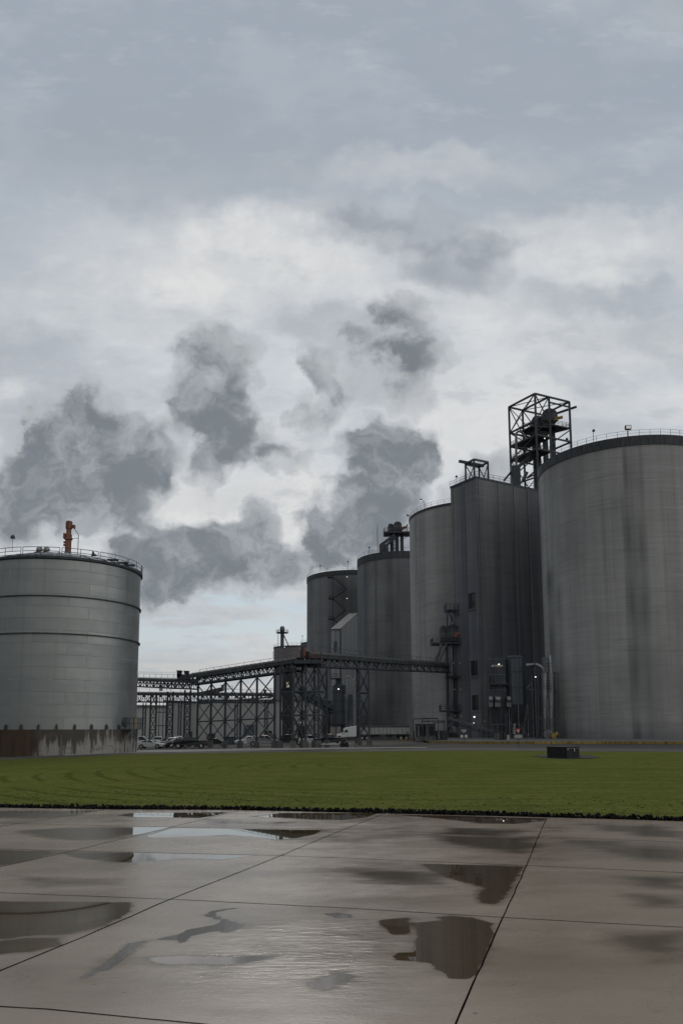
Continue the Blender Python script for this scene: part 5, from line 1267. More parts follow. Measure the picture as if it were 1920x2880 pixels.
    b.build('rung', 'sign_white', tl); b = MB(); b.beam(PY(1443, 2034, Y - 3), PY(1437, 2068, Y - 3), .08); b.beam(PY(1450, 2034, Y - 3), PY(1450, 2068, Y - 3), .08); b.build('stile', 'steel', tl)
dust_collectors()
def cyclones():
    Y = 166.
    t = thing('cyclone_tower', PY(1545, 2075, Y), 'dark steel frame holding the two bright cyclones against the huge silo', 'steel frame')
    g = gz(XX(1545, Y), Y)
    zt = PY(1545, 1893, Y).z
    for x, dy in ((1512, 0), (1569, -.5), (1518, 3), (1560, 3)):
        a, c = PY(x, 2060, Y + dy), PY(x - 5, 1893, Y + dy); MB().beam((a.x, Y + dy, g - .3), (c.x + .3, Y + dy, zt), .2).build('column', 'steel', t)
    b = MB()
    for y in (1893, 1946, 2020): b.beam(PY(1509, y, Y), PY(1564, y, Y), .24); b.beam(PY(1515, y, Y + 3), PY(1560, y, Y + 3), .2)
    b.beam(PY(1531, 1950, Y - .3), PY(1553, 1975, Y - .3), .16); b.beam(PY(1531, 1950, Y), PY(1524, 1990, Y), .16); b.beam(PY(1521, 2046, Y), PY(1536, 2026, Y), .14); b.beam(PY(1478, 2023, Y + 1), PY(1512, 2021, Y), .16); b.build('beam', 'steel', t)
    b = rail(MB(), [PY(1524, 1944, Y - .6), PY(1556, 1943, Y - .6)], 1.6, .06, .5, 3); b.build('railing', 'steel', t)
    for i, (x, dx, lab) in enumerate(((1529, 1528, 'left cyclone, its duct bending over from the collector'), (1547, 1543.5, 'right cyclone with a tall straight stack'))):
        tc = thing('cyclone', PY(x, 2000, Y), lab, 'cyclone', 'pair of galvanised cyclones')
        P = lambda y: PY(x + (y - 1900) * .012, y, Y)
        b = MB().tube([P(1894), P(1942), P(2020)], [.62, .62, .36], 20); b.build('cone', 'galv', tc, smooth=True)
        b = MB().tube([P(2020), P(2052)], [.48, .42], 16); b.build('hopper', 'steel_grey', tc, smooth=True)
        p0, p1 = PY(dx, 1848 if i == 0 else 1843, Y), P(1897); MB().tube([p0, p1], .48 if i else .42, 18).build('stack', 'galv' if i else 'steel_grey', tc, smooth=True)
        b = MB()
        for y in (1866, 1874, 1915, 1930, 1988): q = PY(dx, y, Y) if y < 1897 else P(y); b.lathe((q.x, q.y, q.z), [(.5 if y < 1960 else .46, -.06), (.70 if y > 1897 and y < 1960 else .56, -.06), (.70 if y > 1897 and y < 1960 else .56, .06), (.5 if y < 1960 else .46, .06)], 18)
        b.build('flange', 'steel_grey', tc)
    td = thing('duct', PY(1490, 1871, Y), 'ribbed grey duct curving from the blue grey collector down to the left cyclone', 'duct')
    pts = [(1478, 1871), (1500, 1870), (1508, 1870), (1517, 1873), (1524, 1879), (1528, 1888), (1530, 1897)]; MB().tube([PY(x, y, Y + (1.5 if k < 2 else 0)) for k, (x, y) in enumerate(pts)], .40, 14).build('bend', 'galv', td, smooth=True)
    td = thing('duct', PY(1485, 1930, Y + 3), 'small rusty hooked duct between collector and cyclone frame', 'duct'); MB().tube([PY(x, y, Y + 3) for x, y in ((1500, 1941), (1484, 1940), (1482, 1936), (1491, 1925), (1492, 1920), (1487, 1918))], .22, 10).build('pipe', 'steel_grey', td)
    # fan with yellow motor
    tf = thing('fan_unit', (XX(1540, Y - 1), Y - 1, g), 'fan housing with a bright yellow motor at the foot of the cyclones', 'fan')
    q = PY(1540, 2066, Y - 1); b = MB().lathe((0, 0, 0), [(.02, .5), (1.05, .5), (1.05, -.5), (.02, -.5)], 24); mt = Matrix.Translation(q) @ Matrix.Rotation(math.pi / 2, 4, 'X'); b.v = [tuple(mt @ Vector(v)) for v in b.v]; b.build('scroll', 'steel_grey', tf)
    b = MB().tube([PY(1549, 2073, Y - 1.7), PY(1567, 2062, Y - 1.7)], .40, 14); b.cbox(PY(1556, 2072, Y - 1.7), .8, .6, .7); b.cbox(PY(1553, 2066, Y - 1.9), .5, .4, .5); b.build('motor', 'yellow', tf)
    b = MB()
    b.box(q.x - 1, q.x + 2.3, Y - 2, Y, g - .2, g + .25); b.build('base', 'footing', tf)
    # two slim lamp-post like pipes left of the frame
    for x, lab in ((1500, 'left one of two slim pipes standing left of the cyclones'), (1508, 'right one of two slim pipes standing left of the cyclones')):
        p = PY(x, 2070, Y + 1); c = PY(x - 6, 1900, Y + 1); tp = thing('standpipe', (p.x, Y + 1, g), lab, 'pipe', 'slim standpipes'); MB().tube([(p.x, Y + 1, g), (p.x, Y + 1, c.z)], .08, 8).build('pipe', 'steel_grey', tp)
cyclones()
def stair_unit():
    Y = 150; g = gz(XX(1398, Y), Y); t = thing('stair_bin', (XX(1396, Y), Y, g), 'narrow dark green ladder chute standing on the yellow kerb', 'stair unit')
    a, c = PY(1390, 2063, Y), PY(1404, 2096, Y); b = MB().box(a.x, c.x, Y - .6, Y + .6, g, a.z); b.build('casing', 'green_box', t)
    b = MB()
    for k in range(6): z = g + .5 + k * .42; b.box(a.x + .25, c.x - .25, Y - .68, Y - .6, z, z + .1)
    b.build('rung', 'steel_grey', t)
    b = MB(); b.box(c.x + .1, c.x + .4, Y - .5, Y + .5, g, g + 2); b.box(c.x + .7, c.x + 1.2, Y - .5, Y + .5, g, g + 1.9); b.build('side_frame', 'steel_black', t)
    p = PY(1414, 2070, Y - .5); b = MB().box(c.x + 1.3, c.x + 1.75, Y - .6, Y - .2, g, p.z + .2); b.build('pale_post', 'tan_wall', t)
    Yp = 151; p = PY(1411, 2092, Yp); q = PY(1406, 1922, Yp); tp = thing('tall_pole', (p.x, Yp, g), 'thin tall dark pole rising in front of the dust collectors', 'pole'); MB().tube([(p.x, Yp, g), (p.x, Yp, q.z)], .09, 8).build('pole', 'steel_black', tp)
stair_unit()
def transformers():
    Y = 160
    for x0, x1, y0, lab in ((1168, 1190, 2038, 'dark green transformer cabinet with cooling fins, left one under the pipe frame'), (1192, 1222, 2038, 'larger dark green transformer cabinet with a pale panel, right one')):
        a, c = PY(x0, y0, Y), PY(x1, y0, Y); g = gz(a.x, Y); t = thing('transformer', ((a.x + c.x) / 2, Y, g), lab, 'transformer', 'transformers under the pipe frame')
        b = MB().box(a.x, c.x, Y - .9, Y + .9, g + .95, a.z); b.build('tank', 'green_box', t, bevel=.04); b = MB()
        for k in range(9): x = a.x + .1 + (c.x - a.x - .2) * k / 8; b.box(x - .03, x + .03, Y - 1.15, Y - .9, g + 1.2, a.z - .3)
        b.build('cooling_fin', 'steel_black', t); MB().box(a.x - .08, c.x + .08, Y - 1.0, Y + 1.0, a.z, a.z + .12).build('lid', 'steel_black', t)
        b = MB(); b.box(a.x - .05, c.x + .05, Y - 1, Y + 1, g - .2, g + .9); b.build('plinth', 'footing', t)
        MB().box(a.x + .3, a.x + .6, Y - 1.2, Y - 1.15, g + 1.1, a.z - .3).build('pale_panel', 'steel_grey', t)
    a, c = PY(1222, 2054, Y + 2), PY(1256, 2054, Y + 2); g = gz(a.x, Y); t = thing('equipment_skid', ((a.x + c.x) / 2, Y + 2, g), 'low black equipment skid right of the transformers', 'machinery')
    MB().prism([(a.x, Y + 1), (c.x, Y + 1), (c.x, Y + 3), (a.x, Y + 3)], g, a.z).build('housing', 'steel_black', t, bevel=.2); MB().box(a.x + .6, a.x + .75, Y + .92, Y + 1, g + .5, a.z - .2).build('handle', 'vent', t)
    t = thing('pipe_gantry', (XX(1180, Y), Y, g), 'pipe frame with cable bridges standing over the transformers', 'pipe frame')
    for x, y0 in ((1161, 2022), (1187, 2020), (1204, 2022), (1231, 2023), (1248, 2028)):
        p = PY(x, y0, Y - 1.5); MB().beam((p.x, Y - 1.5, g - .2), (p.x, Y - 1.5, p.z), .13).build('post', 'steel', t)
    b = MB(); b.beam(PY(1161, 2022, Y - 1.5), PY(1231, 2021, Y - 1.5), .16); b.beam(PY(1187, 2020.5, Y - 1.5), PY(1231, 2020.5, Y - 1.5), .24); b.beam(PY(1184, 2028.5, Y - 1.5), PY(1250, 2028, Y - 1.5), .2); b.beam(PY(1216, 2034, Y - 1.5), PY(1250, 2031, Y - 1.5), .16); b.build('cable_bridge', 'steel_black', t)
transformers()

# ------------------------------------------------------------------ kerb, signs, small things in the yard
def kerb():
    P = [G(1205, 2088), G(1330, 2090), G(1500, 2090.5), G(1700, 2090), G(1930, 2091.5)]; P.append(P[-1] + (P[-1] - P[-2]) * .6)
    b = MB()
    segs = []
    for p, q in zip(P[:-1], P[1:]):
        k = 4
        for i in range(k): segs.append((p.lerp(q, i / k), p.lerp(q, (i + 1) / k)))
    for p, q in segs:
        d = (q - p).normalized(); n = Vector((-d.y, d.x, 0)); z0, z1 = gz(p.x, p.y), gz(q.x, q.y)
        a, c = p + d * .04, q - d * .04
        b.raw([(v.x, v.y, z) for v, z in ((a, z0 - .2), (c, z1 - .2), (c + n * .5, z1 - .2), (a + n * .5, z0 - .2), (a, z0 + .30), (c, z1 + .30), (c + n * .5, z1 + .30), (a + n * .5, z0 + .30))], [(3, 2, 1, 0), (4, 5, 6, 7), (0, 1, 5, 4), (1, 2, 6, 5), (2, 3, 7, 6), (3, 0, 4, 7)])
    o = b.build('kerb', 'yellow', None); tag(o, kind='structure')
    # apron behind the kerb
    nb = [Vector((p.x, p.y + .55, 0)) for p in P]; fb = [Vector((p.x, p.y + 60, 0)) for p in P]
    tag(strip('apron', M['footing'], nb, fb, 40, 6, .22), kind='structure')
    # short yellow kerb ends left under the tank and left of the transformers
    for x0, x1, y, lab in ((0, 36, 2119.5, 'longer yellow kerb stone at the far left below the tank'), (122, 142, 2117, 'short yellow kerb stone below the middle of the tank plinth'), (1120, 1160, 2082.5, 'yellow kerb stone behind the semi trailer')):
        p, q = G(x0, y), G(x1, y); d = (q - p).normalized(); c = p.lerp(q, .5)
        o = MB().cbox((c.x, c.y, c.z + .08), (q - p).length, .2, .26, math.atan2(d.y, d.x)).build('kerb_stone', 'yellow', None, bevel=.03); tag(o, lab, 'kerb stone', 'yellow kerb stones')
    # long low concrete kerb in front of tank
kerb()
def yield_sign(px, yb, yt, wpx, lab, back):
    p = G(px, yb); Y = p.y; s = Y / F
    t = thing('yield_sign', p, lab, 'road sign', 'triangular yield signs')
    zt = PY(px, yt, Y).z; w = wpx * s; h = w * .87
    MB().beam(p, (p.x, p.y, zt - .02), .07).build('post', 'steel_black', t)
    def tri(k, yoff, m, name, dz=0):
        c = zt - h * .42 + dz; a = h * .42 * k; b = MB(); vs = [(p.x - w / 2 * k, Y + yoff, c + a), (p.x + w / 2 * k, Y + yoff, c + a), (p.x, Y + yoff, c - h * .58 * k)]
        vs += [(x, y + .02, z) for x, y, z in vs]; b.raw(vs, [(2, 1, 0), (3, 4, 5), (0, 1, 4, 3), (1, 2, 5, 4), (2, 0, 3, 5)]); return b.build(name, m, t)
    if back:
        tri(1, -.05 + .09, 'sign_white', 'triangle'); MB().box(p.x - .06, p.x + .06, Y - .045, Y + .0, zt - h, zt).build('post_strap', 'steel_black', t)
        for s_ in (-1, 1): MB().box(p.x + s_ * .34 - .22, p.x + s_ * .34 + .22, Y + .04, Y + .06, zt - h - .52, zt - h - .12).build('plate', 'sign_white', t)
    else:
        tri(1, -.06, 'sign_red', 'triangle'); tri(.55, -.066, 'sign_white', 'inner_triangle', -.01)
        cu = bpy.data.curves.new('lettering', 'FONT'); cu.body = 'YIELD'; cu.size = .18; cu.align_x = 'CENTER'; cu.extrude = .002
        tmp = bpy.data.objects.new('lettering_curve', cu); COL.objects.link(tmp); me = bpy.data.meshes.new_from_object(tmp.evaluated_get(bpy.context.evaluated_depsgraph_get())); bpy.data.objects.remove(tmp)
        lo = bpy.data.objects.new('lettering', me); COL.objects.link(lo); me.materials.clear(); me.materials.append(M['sign_red']); lo.parent = t; lo.rotation_euler = (math.pi / 2, 0, 0); lo.location = (0, -.075, zt - h * .34 - p.z)
        MB().box(p.x - .55, p.x + .55, Y - .06, Y - .03, zt - h - .58, zt - h - .12).build('plate', 'vent', t)
yield_sign(1188 * 1.2245 + 2.5, 2099, 2048.5, 17.5, 'red bordered yield sign facing the camera in front of the dust collectors', False)
yield_sign(1304.5, 2094, 2052.5, 14, 'pale triangular sign seen beside the leg tower, a dark post up its middle', True)

def vault():
    p = G(1590, 2132); Y = p.y; x0, x1, xm = PY(1545, 2120, Y).x, PY(1632, 2120, Y).x, PY(1588, 2120, Y).x; zt = PY(1560, 2100, Y).z; g = p.z
    t = thing('equipment_box', (xm, Y, g), 'black metal box with two lids standing alone on the lawn', 'metal box')
    A, Bp, Cc = Vector((x0, Y + 1.0, 0)), Vector((xm, Y - .5, 0)), Vector((x1, Y + .35, 0)); Dd = A + (Cc - Bp)
    MB().prism([tuple(v)[:2] for v in (A, Bp, Cc, Dd)], g - .1, zt - .1).build('body', 'box_black', t, bevel=.03)
    cc = (A + Cc) / 2; big = [cc + (v - cc) * 1.03 for v in (A, Bp, Cc, Dd)]
    MB().prism([tuple(v)[:2] for v in big], zt - .1, zt).build('lid', 'box_black', t, bevel=.02)
    d = (Cc - Bp).normalized(); n = Vector((d.y, -d.x, 0))
    def plate(s0, s1, z0, z1, m, nm): a, b_ = Bp + d * s0, Bp + d * s1; MB().prism([tuple(v)[:2] for v in (a + n * .01, b_ + n * .01, b_ + n * .06, a + n * .06)], z0, z1).build(nm, m, t)
    L = (Cc - Bp).length
    plate(L * .02, L * .98, zt - .17, zt - .12, 'steel_grey', 'lid_edge'); plate(L * .55, L * .60, zt - .42, zt - .14, 'lens', 'latch'); plate(L * .05, L * .09, zt - .28, zt - .16, 'lens', 'latch')
    # mulch bed round it
    pts = [G(x, y) for x, y in ((1497, 2127), (1540, 2123), (1640, 2123), (1685, 2129), (1676, 2132.5), (1600, 2135), (1530, 2132))]
    b = MB().raw([(q.x, q.y, gz(q.x, q.y) + .035) for q in pts], [tuple(range(len(pts)))]); tag(b.build('mulch_bed', 'mulch', None), kind='structure')
vault()
def stanchion(px, y0, y1, lab):
    p = G(px, y1); s = p.y / F; h = (y1 - y0) * s; t = thing('stanchion', p, lab, 'stanchion', 'small stayed posts along the path')
    MB().beam(p, p + Vector((0, 0, h)), .12).build('post', 'steel_black', t); b = MB()
    for dx in (-1, 1): b.beam(p + Vector((0, 0, h * .75)), p + Vector((dx * 1.25, 0, .05)), .05)
    b.build('stay', 'steel', t)
stanchion(561.5, 2093, 2107, 'left small post with stays between the pale path and the dark pickup')
stanchion(631, 2093, 2107, 'middle small post with stays in front of the trestle footings')
stanchion(707, 2092, 2106, 'right small post with stays before the silver pickup')
def bollard(px, y, h, lab): p = G(px, y); o = MB().tube([p, p + Vector((0, 0, h))], .1, 8).build('bollard', 'steel_black', None); tag(o, lab, 'bollard', 'dark bollards')
bollard(1146, 2084, 2.0, 'thin dark bollard before the rear wheels of the semi trailer'); bollard(1164, 2086, 2.2, 'dark bollard at the left side of the transformers'); bollard(1219, 2087, 1.0, 'low dark bollard right of the transformers')

# ------------------------------------------------------------------ vehicles
def wheel(parent, x, y, r, w=.24, rim='rim'):
    b = MB(); n = 20; prof = [(r * .62, -w / 2), (r * .95, -w / 2), (r, -w / 2 + .03), (r, w / 2 - .03), (r * .95, w / 2), (r * .62, w / 2)]
    b.lathe((0, 0, 0), prof, n); mt = Matrix.Translation((x, y, r)) @ Matrix.Rotation(math.pi / 2, 4, 'X')
    def bl(b_, nm, m, par): b_.v = [tuple(mt @ Vector(v)) for v in b_.v]; return b_.build(nm, m, par, local=True)
    o = bl(b, 'wheel', 'tyre', parent); bl(MB().lathe((0, 0, 0), [(.01, -w * .5), (r * .18, -w * .52), (r * .3, -w * .42), (r * .64, -w * .5), (r * .64, w * .5), (r * .3, w * .42), (r * .18, w * .52), (.01, w * .5)], n), 'rim', rim, o)
def car(kind, label, px, yb, heading, paint, group='cars and pickups in the yard', Y=None, scale=1.):
    p = G(px, yb) if Y is None else Vector((XX(px, Y), Y, gz(XX(px, Y), Y)))
    names = {'sedan': 'sedan', 'suv': 'suv', 'pickup': 'pickup_truck', 'van': 'van'}
    t = thing(names[kind], p, label, {'sedan': 'car', 'suv': 'car', 'pickup': 'pickup truck', 'van': 'van'}[kind], group, R_(heading))
    t.scale = (scale,) * 3
    if kind == 'sedan': L, W, H, wb, r = 4.7, 1.8, 1.42, 2.75, .33; lowp = [(-2.35, .35), (-2.33, .85), (-2.2, .98), (-1.6, 1.02), (1.0, .97), (1.9, .82), (2.25, .68), (2.35, .5), (2.3, .28), (-2.2, .25)]; roof = [(-1.75, 1.0), (-.95, 1.34), (-.3, 1.42), (.2, 1.4), (1.15, .95)]
    elif kind == 'suv': L, W, H, wb, r = 4.8, 1.92, 1.75, 2.85, .37; lowp = [(-2.4, .4), (-2.38, 1.0), (-2.3, 1.12), (1.1, 1.1), (1.95, 1.0), (2.3, .85), (2.4, .55), (2.33, .35), (-2.3, .33)]; roof = [(-2.25, 1.1), (-2.0, 1.68), (-1.4, 1.75), (.2, 1.72), (1.15, 1.08)]
    elif kind == 'van': L, W, H, wb, r = 5.1, 2.0, 1.95, 3.0, .37; lowp = [(-2.5, .4), (-2.48, 1.1), (1.6, 1.12), (2.3, .9), (2.5, .6), (2.45, .35), (-2.4, .35)]; roof = [(-2.45, 1.1), (-2.35, 1.85), (-2.1, 1.95), (.5, 1.92), (1.75, 1.1)]
    else: L, W, H, wb, r = 5.8, 2.0, 1.9, 3.7, .40; lowp = [(-2.9, .6), (-2.9, 1.25), (-.95, 1.27), (1.3, 1.22), (2.5, 1.12), (2.8, .98), (2.9, .6), (2.8, .42), (-2.8, .5)]; roof = [(-.9, 1.25), (-.75, 1.85), (-.4, 1.92), (.75, 1.9), (1.5, 1.2)]
    def loft(prof, wf, nm, m):
        b = MB(); n = len(prof); vs = [(x, s * wf(x, z), z) for s in (-1, 1) for x, z in prof]
        b.raw(vs, [tuple(range(n)), tuple(range(2 * n - 1, n - 1, -1))] + [((i + 1) % n, i, n + i, n + (i + 1) % n) for i in range(n)]); o = b.build(nm, m, t, local=True, bevel=.06); return o
    hw = W / 2; belt = roof[0][1]
    loft(lowp, lambda x, z: hw - (.06 if z < .5 else 0) - max(0, abs(x) - L * .42) * .25, 'body', paint)
    wf = lambda x, z: hw - .05 - (z - belt) / (H - belt) * .20
    loft(roof, wf, 'cabin', paint)
    # glazing set slightly proud
    def ins(prof, k): 
        cx = sum(q[0] for q in prof) / len(prof); cz = sum(q[1] for q in prof) / len(prof); return [(cx + (x - cx) * k, cz + (z - cz) * k + .01) for x, z in prof]
    g = ins(roof, .86)
    for s in (-1, 1):
        b = MB(); vs = [(x, s * (wf(x, z) + .015), z) for x, z in g]; b.raw(vs, [tuple(range(len(vs)))]); o = b.build('side_window', 'glass', t, local=True)
        b = MB(); mx = (g[0][0] + g[-1][0]) / 2 - .1
        for xx in ((mx,) if kind != 'van' else (mx, mx - 1.2)): b.box(xx - .04, xx + .04, s * (hw - .04) - .03, s * (hw - .04) + .03, belt, belt + .04); b.raw([(xx - .05, s * (wf(0, belt) + .022), belt), (xx + .05, s * (wf(0, belt) + .022), belt), (xx + .05, s * (wf(0, H - .1) + .022), H - .1), (xx - .05, s * (wf(0, H - .1) + .022), H - .1)], [(0, 1, 2, 3)])
        b.build('pillar', paint, o, local=True)
        b = MB().box(roof[-1][0] - .55, roof[-1][0] - .35, s * hw - .02 if s > 0 else -hw - .16, s * hw + .16 if s > 0 else -hw + .02, belt - .02, belt + .14); b.build('mirror', paint if kind != 'pickup' else 'steel_black', t, local=True, bevel=.03)
    for (a, c), nm in (((roof[-1], roof[-2]), 'windscreen'), ((roof[0], roof[1]), 'rear_window')):
        ax, az = a; cx, cz = c; sgn = 1 if nm == 'windscreen' else -1; k0, k1 = .1, .9; q = [(ax + (cx - ax) * f + sgn * .02, az + (cz - az) * f + .015) for f in (k0, k1)]
        vs = [(q[0][0], -wf(0, q[0][1]) + .1, q[0][1]), (q[0][0], wf(0, q[0][1]) - .1, q[0][1]), (q[1][0], wf(0, q[1][1]) - .08, q[1][1]), (q[1][0], -wf(0, q[1][1]) + .08, q[1][1])]
        MB().raw(vs, [(0, 1, 2, 3)]).build(nm, 'glass', t, local=True)
    if kind == 'pickup':
        MB().box(-2.75, -1.0, -hw + .12, hw - .12, 1.2, 1.285).build('load_bed', 'steel_black', t, local=True)
        MB().box(2.84, 2.93, -.6, .6, .72, 1.02).build('grille', 'steel_black', t, local=True); MB().box(2.75, 3.0, -hw + .05, hw - .05, .45, .66).build('bumper', 'rim', t, local=True)
    else: MB().box(L / 2 - .05, L / 2 + .02, -.55, .55, .42, .62).build('grille', 'steel_black', t, local=True)
    for s in (-1, 1):
        zf = .95 if kind == 'pickup' else .68 if kind == 'sedan' else .85
        MB().box(L / 2 - .22, L / 2 - .02, s * (hw - .28) - .16, s * (hw - .28) + .16, zf - .08, zf + .06).build('headlight', 'lens', t, local=True)
        MB().box(-L / 2 - .02, -L / 2 + .1, s * (hw - .18) - .12, s * (hw - .18) + .14, zf + .02, zf + .28).build('tail_light', 'red_lens', t, local=True)
        for x in (wb / 2 + .05, -wb / 2):
            b = MB(); mt = Matrix.Translation((x, s * (hw - .015), r)) @ Matrix.Rotation(math.pi / 2, 4, 'X'); b.lathe((0, 0, 0), [(.01, -.025), (r * 1.2, -.025), (r * 1.2, .025), (.01, .025)], 20); b.v = [tuple(mt @ Vector(v)) for v in b.v]; b.build('wheel_arch', 'steel_black', t, local=True)
            wheel(t, x, s * (hw - .07), r)
    return t
car('sedan', 'white sedan in the front row beside the foot of the pale tank', 424, 2104.5, -4, 'white_paint')
car('van', 'white van behind the white sedan, partly hidden by the tank', 398, 2098, 5, 'white_paint')
car('pickup', 'white pickup seen from behind, above the sedan bonnet', 446, 2089, 100, 'white_paint', Y=164, scale=.95)
car('suv', 'silver hatchback between the white sedan and the dark pickup', 474, 2097, -140, 'silver_paint', Y=147)
car('suv', 'grey hatchback nosing out right beside the dark pickup', 497, 2100, -145, 'grey_paint', Y=143, scale=.95)
car('pickup', 'white pickup parked far back above the dark pickup roof', 502, 2089, 95, 'white_paint', Y=166, scale=.95)
car('pickup', 'big black crew cab pickup in the front row facing left', 535, 2104, 186, 'black_paint')
car('sedan', 'dark grey sedan behind the tail of the black pickup', 606, 2094, 5, 'grey_paint', Y=155)
car('suv', 'white hatchback behind the footings left of the silver pickup', 697, 2095, 200, 'white_paint', Y=150)
car('pickup', 'silver pickup standing left of the corner trestle tower', 741, 2098, 8, 'silver_paint', Y=143)
car('pickup', 'dark pickup behind the legs of the corner trestle tower', 815, 2095, 175, 'grey_paint', Y=150)
car('suv', 'white suv seen between the right legs of the corner trestle tower', 877, 2095, -8, 'white_paint', Y=148)
car('pickup', 'black pickup right of the corner trestle tower with its tail to the flatbed', 926, 2098, 184, 'black_paint', Y=143)

def semi():
    Yc = 199.; hd = 184
    # tractor
    xn = XX(943, Yc)
    o = Vector((xn, Yc - .6, gz(xn, Yc)))
    t = thing('semi_tractor', o, 'white semi tractor with a sleeper cab facing left', 'semi truck', None, R_(hd))
    k = .955; t.scale = (k,) * 3
    # local x forward; front bumper at x=0, going back negative
    def loft(prof, hw, nm, m, bev=.08, par=None, taper=.0):
        b = MB(); n = len(prof); vs = [(x, s * (hw - taper * max(0, z - 2.2)), z) for s in (-1, 1) for x, z in prof]; b.raw(vs, [tuple(range(n)), tuple(range(2 * n - 1, n - 1, -1))] + [((i + 1) % n, i, n + i, n + (i + 1) % n) for i in range(n)]); return b.build(nm, m, par or t, local=True, bevel=bev)
    loft([(0, .55), (0, 1.15), (-.25, 1.5), (-1.7, 1.85), (-1.75, .75), (-.9, .55)], 1.0, 'bonnet', 'white_paint')
    for s in (-1, 1):
        b = MB(); prof = [(-.15, .6), (-.2, 1.05), (-.5, 1.3), (-1.2, 1.3), (-1.65, .95), (-1.7, .6), (-1.5, .6), (-1.4, .95), (-1.1, 1.1), (-.6, 1.1), (-.4, .9), (-.35, .6)]; n = len(prof); vs = [(x, s * w, z) for w in (.85, 1.22) for x, z in prof]; b.raw(vs, [tuple(range(n)), tuple(range(2 * n - 1, n - 1, -1))] + [((i + 1) % n, i, n + i, n + (i + 1) % n) for i in range(n)]); b.build('fender', 'white_paint', t, local=True)
        MB().box(-.28, -.02, s * .85 - .2, s * .85 + .2, .95, 1.2).build('headlight', 'lens', t, local=True)
        m = MB().beam((-1.95, s * 1.2, 2.1), (-1.85, s * 1.5, 2.2), .05); m.box(-2.0, -1.85, s * 1.5 - .1, s * 1.5 + .1, 1.9, 2.6); m.build('mirror', 'steel_black', t, local=True)
    loft([(-1.7, .7), (-1.7, 1.85), (-2.15, 2.85), (-2.4, 3.15), (-5.6, 3.75), (-5.75, 3.6), (-5.75, .9), (-3.5, .8)], 1.2, 'sleeper_cab', 'white_paint', .12, taper=.05)
    MB().raw([(-1.73, -1.05, 2.0), (-1.73, 1.05, 2.0), (-2.08, .98, 2.78), (-2.08, -.98, 2.78)], [(0, 1, 2, 3)]).build('windscreen', 'glass', t, local=True)
    for s in (-1, 1):
        MB().raw([(-2.2, s * 1.215, 1.95), (-3.1, s * 1.215, 1.95), (-3.1, s * 1.195, 2.65), (-2.45, s * 1.195, 2.65)], [(0, 1, 2, 3)]).build('side_window', 'glass', t, local=True)
        MB().box(-3.18, -3.14, s * 1.205 - .012, s * 1.205 + .012, .95, 2.75).build('door_seam', 'steel_grey', t, local=True)
        MB().tube([(-3.3, s * 1.0, .75), (-5.0, s * 1.0, .75)], .3, 14).build('fuel_tank', 'galv', t, local=True)
    MB().box(-.1, .12, -1.15, 1.15, .4, .75).build('bumper', 'steel_black', t, local=True, bevel=.05); MB().box(-.02, .03, -.5, .5, .85, 1.3).build('grille', 'steel_grey', t, local=True)
    MB().box(-2.6, -2.35, -.9, .9, 2.95, 3.05).build('visor', 'steel_black', t, local=True)
    MB().box(-8.6, -1.2, -.4, .4, .6, .95).build('chassis', 'steel_black', t, local=True); MB().box(-6.1, -5.8, -.35, .35, 1.0, 2.2).build('air_line_rack', 'rust', t, local=True)
    for x in (-.95, -6.9, -8.15):
        for s in (-1, 1): wheel(t, x, s * 1.03, .52, .34 if x < -2 else .28)
    # trailer
    tt = thing('grain_trailer', o, 'long white grain trailer with a dark tarp, coupled behind the white tractor', 'trailer', None, R_(hd)); tt.scale = (k,) * 3
    t_ = t; x0, x1 = -6.3, -19.3
    b = MB(); prof = [(x0, 1.55), (x0, 3.35), (x1, 3.35), (x1, 1.6), (x1 + 2.2, 1.45), (x1 + 4, 1.45), (x0 - 2.6, 1.4)]; n = len(prof); vs = [(x, s * 1.27, z) for s in (-1, 1) for x, z in prof]
    b.raw(vs, [tuple(range(n)), tuple(range(2 * n - 1, n - 1, -1))] + [((i + 1) % n, i, n + i, n + (i + 1) % n) for i in range(n)]).build('body', 'trailer', tt, local=True)
    b = MB(); nn = 8; vs = [(x, 1.3 * math.cos(math.pi * i / nn), 3.33 + .38 * math.sin(math.pi * i / nn)) for x in (x0 + .05, x1 - .05) for i in range(nn + 1)]; m = nn + 1; b.raw(vs, [tuple(range(m)), tuple(range(2 * m - 1, m - 1, -1))] + [(i, i + 1, m + i + 1, m + i) for i in range(nn)]).build('tarp', 'tarp', tt, local=True)
    b = MB()
    for i in range(14):
        x = x0 + (x1 - x0) * i / 13
        for s in (-1, 1): b.box(x - .04, x + .04, s * 1.29 - .02, s * 1.29 + .02, 1.5, 3.35)
    b.box(x1, x0, -1.31, -1.27, 3.2, 3.35); b.box(x1, x0, 1.27, 1.31, 3.2, 3.35); b.box(x1, x0, 1.27, 1.31, 1.4, 1.5); b.box(x1, x0, -1.31, -1.27, 1.4, 1.5); b.build('side_rib', 'steel_grey', tt, local=True)
    for cx in (-10.4, -14.2): MB().raw([(cx - 1.4, -1.1, 1.45), (cx + 1.4, -1.1, 1.45), (cx + 1.4, 1.1, 1.45), (cx - 1.4, 1.1, 1.45), (cx - .35, -.3, .7), (cx + .35, -.3, .7), (cx + .35, .3, .7), (cx - .35, .3, .7)], [(0, 1, 5, 4), (1, 2, 6, 5), (2, 3, 7, 6), (3, 0, 4, 7), (4, 5, 6, 7)]).build('hopper', 'galv', tt, local=True)
    MB().box(-19.3, -15.8, -.55, .55, .75, 1.4).build('undercarriage', 'steel_black', tt, local=True); MB().box(-9.6, -9.3, -.9, .9, .1, 1.4).build('landing_gear', 'steel_black', tt, local=True)
    for s in (-1, 1): MB().box(-19.6, -15.4, s * 1.1 - .2, s * 1.1 + .2, 1.1, 1.25).build('mudguard', 'steel_black', tt, local=True)
